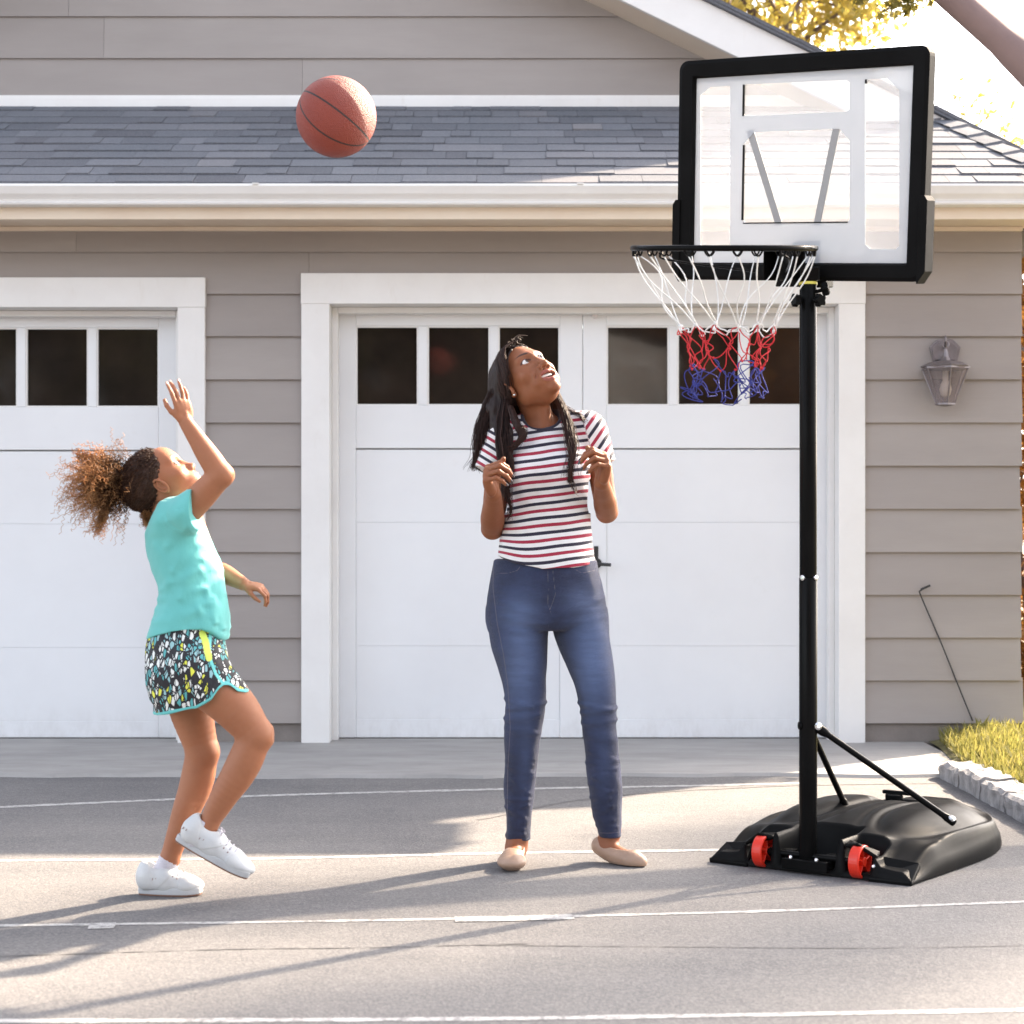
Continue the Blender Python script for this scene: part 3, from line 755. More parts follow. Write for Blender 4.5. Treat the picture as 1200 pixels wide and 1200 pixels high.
# base: moulded tank as a height field over its footprint. u across (width), w along (length, going back right)
dw = np.array([.585, .811]); du = np.array([.811, -.585])   # w: backwards to the right, u: towards front right
OB = np.array([.905, 5.42])                                   # middle of the front edge
def base_pt(u, w, z): q = OB + du * u + dw * w; return (q[0], q[1], z)
HW = .345; LB = 1.075
def outline(w):   # half width along the length
    t = np.clip(w / LB, 0, 1)
    return HW * (0.97 + .05 * np.sin(t * 2.4)) * np.sqrt(np.clip(1 - np.clip((w - .40) / (LB - .40), 0, 1) ** 2.3, 0, 1))
def sstep(a, c, x): t = np.clip((x - a) / (c - a), 0, 1); return t * t * (3 - 2 * t)
def ell2(u, w, cu, cw, ru, rw): return np.sqrt(((u - cu) / ru) ** 2 + ((w - cw) / rw) ** 2)
def base_h(u, w):
    hw = np.maximum(outline(w), 1e-3); e = hw - np.abs(u)            # distance to side edge
    endd = np.where(w > .45, (1 - ((w - .45) / (LB - .45)) ** 2) * .5, .25)
    m = np.minimum(e, endd)
    crown = .112 + .040 * sstep(-.02, .42, w) - .035 * sstep(.5, .95, w)
    h = crown * (0.30 + .42 * sstep(0, .035, m) + .28 * sstep(.03, .17, m))
    # side pods: long oval domes ringed by a groove
    for cu in (.185, -.185):
        q = ell2(u, w, cu, .50, .115, .345)
        h = h - .010 * np.exp(-((q - 1.0) / .12) ** 2) + .006 * sstep(.95, .55, q) - .004 * np.exp(-((q - 1.36) / .10) ** 2)
    # round filler well on top at the back
    q = ell2(u, w, -.04, .70, .085, .085); h = h - .022 * sstep(1.0, .8, q)
    # front pocket for the pole
    q = sstep(.105, .085, np.abs(u)) * sstep(.17, .13, w)
    h = h * (1 - q) + .018 * q
    # wheel notches
    for cu in (.165, -.165):
        q = sstep(.05, .042, np.abs(u - cu)) * sstep(.10, .07, w); h = h * (1 - q) + .02 * q
    # front lip slopes down outside of the wheels
    h = h * (1 - .55 * sstep(.18, .0, w) * sstep(.19, .24, np.abs(u)))
    return h
NU, NW = 120, 150; V = []; Fq = []
for j in range(NW + 1):
    w_ = -.03 + (LB + .03) * (j / NW) ** 1.0; hw = float(outline(max(w_, 0)))
    bow = .035 * 1.0
    for i in range(NU + 1):
        u_ = hw * (2 * i / NU - 1); w2 = w_ + (.0 if w_ > .2 else -.0)
        z = float(base_h(np.array([u_]), np.array([max(w_, 0)]))[0]); z = z if 0 < i < NU else .012
        if j == 0: z = .014
        if j == NW: z = .012
        V.append(base_pt(u_, w2, z))
nb = len(V)
for j in range(NW):
    for i in range(NU): a = j * (NU + 1) + i; Fq.append((a, a + 1, a + NU + 2, a + NU + 1))
# skirt to the ground
rim_i = [i for i in range(NU + 1)] + [j * (NU + 1) + NU for j in range(1, NW + 1)] + [NW * (NU + 1) + i for i in range(NU - 1, -1, -1)] + [j * (NU + 1) for j in range(NW - 1, 0, -1)]
for i in rim_i: V.append((V[i][0], V[i][1], .004))
n_ = len(rim_i)
for k in range(n_): Fq.append((rim_i[k], nb + k, nb + (k + 1) % n_, rim_i[(k + 1) % n_]))
base = mesh_obj('base', V, Fq, M_BP, hoop, smooth=True, fixn=True)
b = MB(); c = np.array(base_pt(-.04, .70, .135)); b.lathe(c, (0, 0, 1), [(.026, -.01), (.03, .004), (.03, .018), (.024, .02)], 20); b.obox(c + (0.01, .0, .024), .05 * np.array([*du, 0]), .009 * np.array([*dw, 0]), (0, 0, .006)); b.build('filler_cap', M_BG, base, smooth=False, bevel=.002)
def wheel(cu):
    ax = np.array([*du, 0.]); c = np.array(base_pt(cu, -.012, .052)); r = .050
    b = MB(); hw_ = .0165
    b.lathe(c - ax * hw_, ax, [(r * .78, .0), (r * .97, 0), (r, .004), (r, 2 * hw_ - .004), (r * .97, 2 * hw_), (r * .84, 2 * hw_), (r * .80, hw_ * .9), (.014, hw_ * .9), (.014, 2 * hw_), (.008, 2 * hw_)], 36)
    for k in range(5):
        a = k * 2 * math.pi / 5; e1 = np.array([0, 0, 1.]) * math.cos(a) + np.array([*dw, 0]) * math.sin(a)
        b.obox(c + e1 * .026 + ax * .006, e1 * .015, np.cross(ax, e1) * .0022, ax * .008)
    b.build('wheel', M_RED, hoop, smooth=False, bevel=.0012)
for cu in (-.155, .165): wheel(cu)
b = MB(); b.cyl(base_pt(-.17, -.012, .052), base_pt(.18, -.012, .052), .009, sides=14)
b.obox(base_pt(-.105, .012, .05), .045 * np.array([*du, 0]), .02 * np.array([*dw, 0]), (0, 0, .012)); b.obox(base_pt(.09, .012, .05), .045 * np.array([*du, 0]), .02 * np.array([*dw, 0]), (0, 0, .010))
b.obox(base_pt(0, .0, .028), .075 * np.array([*du, 0]), .05 * np.array([*dw, 0]), (0, 0, .016)); b.build('axle', M_BG, hoop, bevel=.003)
for u_, w_ in ((.215, -.005), (.045, -.035), (-.04, -.035)):
    b = MB(); b.lathe(base_pt(u_, w_ - .02, .05 if u_ < .2 else .045), (-dw[0], -dw[1], .2), [(.006, 0), (.006, .004), (.003, .006)], 8); b.build('bolt', M_BOLT, hoop)
# angular corner lip in front, outside each wheel
for sg in (1, -1):
    b = MB(); A_ = [base_pt(sg * .205, .03, .07), base_pt(sg * .325, .06, .055), base_pt(sg * .335, -.03, .012), base_pt(sg * .20, -.035, .012)]
    b.prism(A_, np.array([0, 0, -.02])); b.build('corner_lip', M_BG, hoop, bevel=.004)
    b = MB(); A_ = [base_pt(sg * .118, .02, .11), base_pt(sg * .215, .02, .085), base_pt(sg * .22, -.012, .072), base_pt(sg * .165, -.03, .112), base_pt(sg * .12, -.02, .10)]
    b.prism(A_, np.array([0, 0, -.012])); b.build('wheel_guard', M_BG, hoop, bevel=.004)

pole_r = .026
b = MB(); b.cyl((PX, PY, .02), (PX, PY, Hh(947, 677)[2]), pole_r + .0012, sides=40); b.build('lower_pole', M_BG, hoop, smooth=True, bevel=.001)
b = MB(); b.cyl((PX, PY, Hh(947, 677)[2] + .0005), (PX, PY, Hh(947, 330)[2]), pole_r, sides=40); b.build('upper_pole', M_BG, hoop, smooth=True, bevel=.001)
b = MB(); b.lathe((PX, PY, Hh(947, 334)[2]), (0, 0, 1), [(pole_r + .002, 0), (pole_r + .002, .008), (.01, .009)], 32); b.build('pole_collar', M_YEL, hoop)
for (px, py, dx) in ((956, 677, 1), (938, 677, -1)):
    b = MB(); b.lathe((PX + dx * .018, PY - .018, Hh(947, 677)[2] - 0), (dx * .7, -.7, 0), [(.0085, 0), (.0085, .005), (.004, .007)], 10); b.build('bolt', M_BOLT, hoop)
# struts from the pole to the tank
def strut(p, q, off):
    p, q = np.array(p), np.array(q); d = (q - p) / np.linalg.norm(q - p)
    b = MB(); cp = [p, p + d * .05, p + d * .09, q - d * .09, q - d * .05, q]
    rr = [.015, .015, .0095, .0095, .013, .013]; b.tube(catmull(cp, 40), np.interp(np.linspace(0, 1, 40), [0, .1, .18, .82, .9, 1], rr), 14)
    s = b.build('strut', M_BG, hoop, smooth=True)
    return s
s1 = strut((PX + .026, PY - .01, Hh(957, 852)[2]), P(1118, 964, 5.50), 0)
s2 = strut((PX + .012, PY + .024, Hh(952, 856)[2]), P(990, 943, 5.83), 0)
b = MB(); q = np.array(P(958, 851, 5.385)); b.lathe(q, (.3, -1, .1), [(.012, 0), (.012, .006), (.006, .009)], 12); b.build('bolt', M_BOLT, hoop)
q = np.array(P(1115, 960, 5.478)); b = MB(); b.lathe(q, (.2, -.7, .8), [(.011, 0), (.011, .006), (.006, .010)], 12); b.build('bolt', M_BOLT, hoop)
b = MB(); b.lathe((PX - .024, PY - .01, Hh(938, 850)[2]), (-1, -.2, 0), [(.012, 0), (.012, .006), (.006, .008)], 10); b.build('bolt', M_BG, hoop)

# ---- backboard frame of reference: yawed, leaning a little towards the drive
psi, th = .60, .160
BC = np.array([.8735, 5.45, 2.136])
ba = np.array([math.cos(psi), -math.sin(psi) * math.cos(th), -math.sin(psi) * math.sin(th)])       # along the board, to the right
bb = np.array([0, -math.sin(th), math.cos(th)]); bb = bb - ba * (ba @ bb); bb /= np.linalg.norm(bb)      # up the board
bn = np.cross(bb, ba); bn = -bn if bn[1] > 0 else bn                                                  # outward normal, to the viewer
BW, BH = .822, .676
def pix_to_board(px, py, off=0.0):
    o = np.array([0, 0, 1.]); d = np.array([(px - 600) / F, 1, -(py - 635) / F]); c = BC + bn * off
    t = ((c - o) @ bn) / (d @ bn); q = o + d * t - c
    return q @ ba, q @ bb
def BP(u, v, n=0.0): return BC + ba * u + bb * v + bn * n
def rrect(w, h, r, seg=5, cx=0, cy=0):
    o = []
    for sx, sy, a0 in ((1, 1, 0), (-1, 1, 90), (-1, -1, 180), (1, -1, 270)):
        for k in range(seg + 1):
            a = R(a0 + 90 * k / seg); o.append((cx + sx * (w - r) + r * math.cos(a), cy + sy * (h - r) + r * math.sin(a)))
    return o
bbd = empty('backboard', BC, None)
bbd.parent = hoop; bbd.location = BC - ORG[hoop]
b = MB(); fw = .048; bot = .056
out_, mid_, in_ = rrect(BW / 2, BH / 2, .03), rrect(BW / 2 - .012, BH / 2 - .012, .022), rrect(BW / 2 - fw, BH / 2 - fw, .004)
inn2 = rrect(BW / 2 - fw - .006, BH / 2 - fw - .006, .003)
m = len(out_); rings = [[BP(u, v, -.028) for u, v in out_], [BP(u, v, .016) for u, v in out_], [BP(u, v, .022) for u, v in mid_], [BP(u, v, .020) for u, v in in_], [BP(u, v, .006) for u, v in inn2], [BP(u, v, -.028) for u, v in inn2]]
V = [p for r_ in rings for p in r_]; Fq = [(i * m + k, i * m + (k + 1) % m, ((i + 1) % 6) * m + (k + 1) % m, ((i + 1) % 6) * m + k) for i in range(6) for k in range(m)]
b.add(V, Fq); b.build('frame', M_FR, bbd, bevel=.0)
for sg in (-1, 1):   # corner sleeves on the lower third
    b = MB(); pts = [(sg * (BW / 2 + .012), -BH / 2 + .03), (sg * (BW / 2 + .012), -BH / 2 + .235), (sg * (BW / 2 - .004), -BH / 2 + .25), (sg * (BW / 2 - .012), -BH / 2 + .25), (sg * (BW / 2 - .012), -BH / 2 - .004), (sg * (BW / 2 - .02), -BH / 2 - .006), (sg * (BW / 2 - .004), -BH / 2 - .003)]
    pts = [(sg * (BW / 2 + .012), -BH / 2 + .03), (sg * (BW / 2 + .012), -BH / 2 + .235), (sg * (BW / 2 + .002), -BH / 2 + .25), (sg * (BW / 2 - .014), -BH / 2 + .25), (sg * (BW / 2 - .014), -BH / 2 - .006), (sg * (BW / 2 - .012), -BH / 2 - .006)]
    b.prism([BP(u, v, -.034) for u, v in pts], bn * .062); b.build('corner_sleeve', M_FR, bbd, bevel=.003)
# frosted sheet with clear windows cut out (built as a grid of cells so the windows are true holes)
n = NT('frosted_print'); v = n.obj(); p = n.pbr(n.ramp(n.noise(v, 4, 3), [(.3, (.50, .53, .57)), (.7, (.56, .58, .61))]), .35)
tl = n.n('ShaderNodeBsdfTranslucent', Color=(.8, .83, .88, 1)); m1 = n.n('ShaderNodeMixShader', i0=.07, i1=p.outputs[0], i2=tl.outputs[0]); tr = n.n('ShaderNodeBsdfTransparent'); m2 = n.n('ShaderNodeMixShader', i0=.22, i1=m1.outputs[0], i2=tr.outputs[0]); n.link(m2.outputs[0], n.out.inputs[0]); M_FROST = n.m
n = NT('clear_sheet'); p = n.pbr((.85, .86, .88), .12); tl = n.n('ShaderNodeBsdfTranslucent', Color=(.85, .86, .9, 1)); m1 = n.n('ShaderNodeMixShader', i0=.06, i1=p.outputs[0], i2=tl.outputs[0]); tr = n.n('ShaderNodeBsdfTransparent'); m2 = n.n('ShaderNodeMixShader', i0=.72, i1=m1.outputs[0], i2=tr.outputs[0]); n.link(m2.outputs[0], n.out.inputs[0]); M_CLEAR = n.m
import bmesh
from mathutils import geometry as mg
def win(poly, n_=0.0): return [pix_to_board(x, y, n_) for x, y in poly]
windows = [win([(821, 112), (833, 102), (856, 101), (856, 262), (856, 288), (821, 288)]),
           win([(871, 102), (874, 99), (992, 94), (996, 97), (996, 128), (992, 131), (874, 136), (871, 132)]),
           win([(871, 170), (884, 155), (984, 151), (996, 165), (996, 258), (992, 261), (875, 262), (871, 258)]),
           win([(1014, 98), (1018, 93), (1040, 92), (1054, 106), (1054, 288), (1050, 292), (1020, 292), (1014, 286)])]
sheet = rrect(BW / 2 - fw - .004, BH / 2 - fw - .004, .003, 1)
# triangulate with holes
def holed(outer, holes, nfront, nback, name, mat, parent):
    loops = [[Vector((u, v, 0)) for u, v in outer]] + [[Vector((u, v, 0)) for u, v in h] for h in holes]
    tri = mg.tessellate_polygon(loops); flat = [p for l in loops for p in l]
    V = [BP(p.x, p.y, nfront) for p in flat] + [BP(p.x, p.y, nback) for p in flat]; N_ = len(flat)
    Fq = [tuple(t) for t in tri] + [tuple(i + N_ for i in t[::-1]) for t in tri]; k = 0
    for l in loops:
        for i in range(len(l)): Fq.append((k + i, k + (i + 1) % len(l), N_ + k + (i + 1) % len(l), N_ + k + i))
        k += len(l)
    return mesh_obj(name, V, Fq, mat, parent, fixn=True)
holed(sheet, windows, .002, .0005, 'frosted_border', M_FROST, bbd)
holed(sheet, [], -.003, -.0045, 'clear_panel', M_CLEAR, bbd)
# dark cut edges of the panel seen at the left side of each window
b = MB()
for wnd, (i0, i1) in ((windows[1], (-1, 0)), (windows[2], (-1, 0)), (windows[3], (-1, 0))):
    us = min(u for u, v in wnd); vs = [v for u, v in wnd if u < us + .012]
    b = MB(); b.prism([BP(us, min(vs), .0035), BP(us, max(vs), .0035), BP(us + .006, max(vs), .0035), BP(us + .006, min(vs), .0035)], -bn * .005); b.build('dark_edge', M_BG, bbd)
us = [u for u, v in windows[2]]; vm = min(v for u, v in windows[2]); b = MB(); b.prism([BP(min(us) + .006, vm, .0035), BP(max(us) - .006, vm, .0035), BP(max(us) - .006, vm + .0035, .0035), BP(min(us) + .006, vm + .0035, .0035)], -bn * .005)
b.build('dark_edge', M_BG, bbd)
M_GREYS = simple('grey_steel_strut', (.33, .33, .33), (.29, .29, .29), 10, .5)
for (x0, y0, x1, y1) in ((884, 153, 918, 264), (985, 151, 962, 264)):
    b = MB(); A_ = np.array(pix_to_board(x0, y0, -.03)); B_ = np.array(pix_to_board(x1, y1, -.03)); dd = (B_ - A_) / np.linalg.norm(B_ - A_); pp = np.array([-dd[1], dd[0]]) * .0115
    b.prism([BP(*(A_ + pp), .0002), BP(*(B_ + pp), .0002), BP(*(B_ - pp), .0002), BP(*(A_ - pp), .0002)], -bn * .0026); b.build('back_brace', M_GREYS, bbd)
# moulded bar across (shows greyish through the frosting)
# bracket, knobs under the board
b = MB(); br = pix_to_board(947, 318); b.obox(BP(br[0], br[1] + .03, -.06), ba * .045, bb * .08, bn * .028); b.obox(np.array([PX, PY, Hh(947, 322)[2]]), (.03, 0, 0), (0, .03, 0), (0, 0, .02)); b.build('bracket', M_BG, hoop, bevel=.003)
def knob(c, ax, r=.024):
    c = np.array(c, float); ax = np.array(ax, float); ax /= np.linalg.norm(ax); ref = np.array([0, 0, 1.]); u = np.cross(ax, ref); u /= np.linalg.norm(u); w_ = np.cross(ax, u)
    b = MB(); pr = []
    for h, k in ((0, .8), (.004, 1), (.018, 1), (.022, .8)):
        pr.append([c + ax * h + k * r * (1 + .16 * math.cos(5 * a)) * (math.cos(a) * u + math.sin(a) * w_) for a in np.linspace(0, 2 * math.pi, 41)[:-1]])
    V = [q for r_ in pr for q in r_]; b.add(V, [(i * 40 + k, i * 40 + (k + 1) % 40, (i + 1) * 40 + (k + 1) % 40, (i + 1) * 40 + k) for i in range(3) for k in range(40)] + [tuple(range(40))[::-1], tuple(120 + k for k in range(40))])
    b.cyl(c - ax * .03, c, .006, sides=10)
    b.build('knob', M_BG, hoop, smooth=False)
knob(P(963, 340, 5.41), (1, -.35, .25), .019); knob(P(936, 352, 5.40), (-1, -.6, 0), .018); knob(P(958, 352, 5.385), (.5, -1, -.1), .018)

# ---- rim: ring lying in the plane of the tilted head
rp = .72
rn = np.array([0, -math.sin(th), math.cos(th)])        # ring normal
e1 = np.array([math.cos(rp), -math.sin(rp) * math.cos(th), -math.sin(rp) * math.sin(th)]); e1 -= rn * (rn @ e1); e1 /= np.linalg.norm(e1)
e2 = np.cross(rn, e1); e2 = e2 if e2[1] < 0 else -e2                # outwards from the board
RC = P(848, 291, 5.17); RR = .262
rim = mesh_obj('rim', *(lambda bb_: (np.concatenate(bb_.v), bb_.f))((lambda bq: (bq.tube([RC + RR * (math.cos(a) * e1 + math.sin(a) * e2) for a in np.linspace(0, 2 * math.pi, 97)[:-1]], .0085, 12, closed=True), bq)[1])(MB())), M_BG, hoop, smooth=True)
b = MB(); tip = RC - e2 * (RR - .01)
b.obox(tip - e2 * .05, e1 * .052, e2 * .055, rn * .003)
b.obox(tip - e2 * .05 - rn * .05 - e1*.028, e1 * .002, e2 * .05, rn * .045); b.obox(tip - e2 * .05 - rn * .05 + e1*.028, e1 * .002, e2 * .05, rn * .045)
b.obox(tip - e2 * .105 - rn * .06, e1 * .05, e2 * .004, rn * .055); b.build('rim_bracket', M_BG, hoop, bevel=.002)
# support wires below the ring
b = MB()
for sg in (-1, 1):
    A_ = RC + RR * (math.cos(R(125 if sg < 0 else 55)) * e1 * 1 + math.sin(R(125)) * e2 * -.2) - rn * .012; A_ = RC + sg * e1 * RR * .80 + e2 * RR * .10 - rn * .014
    b.tube(catmull([A_, A_ - e2 * .05 - rn * .02 , tip - rn * .07 + sg * e1 * .05], 16), .0035, 6)
b.build('rim_brace', M_BG, hoop, smooth=True)
NH = 12
for k in range(NH):
    a0 = 2 * math.pi * (k + .35) / NH
    for s_ in (-.11, .11):
        a = a0 + s_; rad = math.cos(a) * e1 + math.sin(a) * e2; tg = -math.sin(a) * e1 + math.cos(a) * e2; c0 = RC + RR * rad
        hooks = MB(); hooks.tube(catmull([c0 + tg * .012 - rn * .004, c0 - rn * .012 + tg * .01, c0 - rn * .022, c0 - rn * .012 - tg * .01, c0 - tg * .012 - rn * .004], 12), .0028, 6); hooks.build('net_hook', M_BG, rim, smooth=True)
# ---- net: knotted cords, white above, red, then blue
def netmat(name, c): return simple(name, c, tuple(x * .8 for x in c), 40, .8, .3, 400)
NETC = [netmat('white_cord', (.86, .86, .84)), netmat('red_cord', (.62, .02, .03)), netmat('blue_cord', (.03, .04, .26))]
# level tables: (photo y, centre x, half width px)
lev = [(297, 848, 106), (338, 849, 79), (383, 852, 54), (407, 852, 46), (431, 852, 44), (452, 852, 42)]
netd = 5.17
def netpt(l, ang, jx=0):
    py, cx, hw_ = lev[l]; c0 = P(cx, py, netd); r_ = hw_ * netd / F
    tz = math.sin(th) * .0
    d_ = (math.cos(ang) * e1 + math.sin(ang) * e2) * r_
    d_ = np.array([d_[0], d_[1], d_[2] * max(0, 1 - l * .3)])
    return c0 + d_
nodes = {}
nr = np.random.default_rng(11)
for l in range(6):
    for k in range(NH):
        a0 = 2 * math.pi * (k + .35 + (.5 if l % 2 else 0)) / NH
        if l == 0: nodes[l, k] = netpt(0, a0)
        else:
            am = (0, .003, .010, .012, .016, .018)[l]
            nodes[l, k] = netpt(l, a0 + nr.normal(0, .04 * l * .5)) + nr.normal(size=3) * am * np.array([1, 1, .9]) * .6
def cord(b, p, q, sag, r=.0021, wav=0.0):
    p, q = np.array(p), np.array(q); L_ = np.linalg.norm(q - p); pts = []
    w1, w2 = nr.normal(size=3), nr.normal(size=3); n_ = 12
    for i in range(n_ + 1):
        t = i / n_; pts.append(p + (q - p) * t + np.array([0, 0, -sag * L_ * 4 * t * (1 - t)]) + math.sin(t * math.pi) * w1 * wav + math.sin(2 * t * math.pi) * w2 * wav)
    b.tube(pts, r, 6)
def hookpts(k):
    o = []
    for s_ in (-.11, .11):
        a = 2 * math.pi * (k + .35) / NH + s_; o.append(RC + RR * (math.cos(a) * e1 + math.sin(a) * e2) - rn * .022)
    return o
bw, brd, bbl = MB(), MB(), MB()
for k in range(NH):
    h0, h1 = hookpts(k)
    # long loops: each hook pair sends a cord down left and down right to the level-2 knots through level-1
    cord(bw, h1, nodes[2, (k + 1) % NH] * .0 + nodes[2, k] + np.array([.004, 0, 0]), -.0, wav=.006)
    cord(bw, h0, nodes[2, (k - 1) % NH] + np.array([-.004, 0, 0]), .0, wav=.006)
for k in range(NH):
    cord(bw, nodes[2, k], (nodes[2, k] + nodes[2, (k + 1) % NH]) / 2 + np.array([0, 0, -.018]), .06, wav=.003)
    cord(bw, (nodes[2, k] + nodes[2, (k + 1) % NH]) / 2 + np.array([0, 0, -.018]), nodes[2, (k + 1) % NH], .06, wav=.003)
    bw.lathe(nodes[2, k] - (0, 0, .005), (0, 0, 1), [(.001, 0), (.005, .002), (.006, .005), (.005, .009), (.001, .012)], 8)
for l, bk in ((2, brd), (3, brd), (4, bbl)):
    for k in range(NH):
        nx = nodes[l + 1, k]; px_ = nodes[l + 1, (k - 1) % NH] if l % 2 == 0 else nodes[l + 1, (k + 1) % NH]
        wv = .006 if l < 4 else .011
        cord(bk, nodes[l, k], nx, .05, .0016, wv); cord(bk, nodes[l, k], px_, .05, .0016, wv)
        bk.lathe(nx - (0, 0, .004), (0, 0, 1), [(.001, 0), (.0028, .002), (.0034, .004), (.0028, .006), (.001, .008)], 8)
for k in range(NH):   # blue upper half and the loose bottom loops
    a_, c_ = nodes[5, k], nodes[5, (k + 1) % NH]
    cord(bbl, a_, (a_ + c_) / 2 + (0, 0, -.03 + .01 * nr.normal()), .1, .0016, .008); cord(bbl, c_, (a_ + c_) / 2 + (0, 0, -.03), .1, .0016, .008)
net = bw.build('net', NETC[0], rim, smooth=True, fixn=False)
brd.build('net', NETC[1], rim, smooth=True, fixn=False); bbl.build('net', NETC[2], rim, smooth=True, fixn=False)

# ================================================================== BALL
n = NT('ball_leather'); v = n.obj()
vor = n.n('ShaderNodeTexVoronoi', Vector=v, Scale=330.0).outputs['Distance']
c = n.ramp(n.noise(v, 9, 4), [(.3, (.29, .052, .030)), (.7, (.24, .040, .026))])
# seams: planes and two curved lines, from the object's own coordinates
A_ = np.array([-.80, -.10, .58]); A_ /= np.linalg.norm(A_); Cc = np.array([-.05, -1, 0.]); Cc -= A_ * (A_ @ Cc); Cc /= np.linalg.norm(Cc); Pp = np.cross(A_, Cc); Pp = Pp if Pp[2] > 0 else -Pp
sm_ = None
for deg in (3, 50, -37, -86):
    dd = Cc * math.cos(R(deg)) + Pp * math.sin(R(deg)); nn_ = np.cross(A_, dd)
    dt = n.n('ShaderNodeVectorMath', _operation='DOT_PRODUCT', i0=v, i1=tuple(nn_)).outputs['Value']
    l_ = n.math('LESS_THAN', n.math('ABSOLUTE', dt), .0026); sm_ = l_ if sm_ is None else n.math('MAXIMUM', sm_, l_)
c2 = n.mix(sm_, c, (.035, .02, .018))
n.pbr(c2, .55, Normal=n.bump(n.math('SUBTRACT', vor, n.math('MULTIPLY', sm_, 2.0)), .9, .003))
b = MB(); bc = P(394, 137, 5.36); sg = 72; pr = [(.1200 * math.sin(a), .1200 * (1 - math.cos(a)) - .12) for a in np.linspace(.0005, math.pi - .0005, 48)]
b.lathe(bc, (0, 0, 1), pr, sg); tag(b.build('basketball', n.m, smooth=True, origin=bc), 'orange brown basketball with dark seams flying in front of the shingled roof', 'ball')
# ================================================================== PEOPLE
def m_skin(name, base, dark, rim):
    n = NT(name); v = n.obj()
    c = n.mix(n.noise(v, 14, 5), base, dark)
    c = n.mix(n.math('MULTIPLY', n.noise(v, 70, 4), .25), c, rim)
    a = n.n('ShaderNodeAttribute'); a.attribute_name = 'paint'; w_ = n.attr('paintw')
    c = n.mix(w_, c, a.outputs['Color'])
    p = n.pbr(c, n.math('MULTIPLY_ADD', n.noise(v, 40, 3), .16, .44), Normal=n.bump(n.noise(v, 420, 3), .18, .0012))
    p.inputs['Specular IOR Level'].default_value = .34; p.inputs['Subsurface Weight'].default_value = .18; p.inputs['Subsurface Radius'].default_value = (.9, .35, .2); p.inputs['Subsurface Scale'].default_value = .006
    return n.m
M_SKW = m_skin('brown_skin', (.27, .098, .042), (.205, .068, .028), (.33, .135, .072))
M_SKG = m_skin('light_brown_skin', (.37, .152, .078), (.29, .112, .055), (.47, .21, .115))
def m_hair(name, a, b, tr=.3, rough=.36):
    n = NT(name); c = n.ramp(n.attr('tint'), [(0, a), (1, b)])
    p = n.pbr(c, rough); p.inputs['Specular IOR Level'].default_value = .30
    t = n.n('ShaderNodeBsdfTranslucent', Color=c); mx = n.n('ShaderNodeMixShader', i0=tr, i1=p.outputs[0], i2=t.outputs[0]); n.link(mx.outputs[0], n.out.inputs[0]); return n.m
M_HW = m_hair('black_brown_hair', (.007, .0035, .0035), (.085, .040, .030), .12, .46)
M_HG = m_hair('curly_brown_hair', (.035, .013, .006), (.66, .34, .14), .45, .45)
M_HGC = m_hair('dark_curly_hair', (.035, .015, .009), (.12, .055, .025), .12, .5)
M_EYE = simple('eye_white', (.78, .76, .74), (.7, .66, .64), 10, .12)
M_IRIS = simple('dark_iris', (.015, .007, .004), (.03, .012, .006), 20, .06)
M_TEETH = simple('teeth', (.86, .84, .79), (.8, .77, .72), 20, .2)
M_NAIL = simple('dark_nail_polish', (.02, .012, .02), (.03, .02, .03), 20, .15)

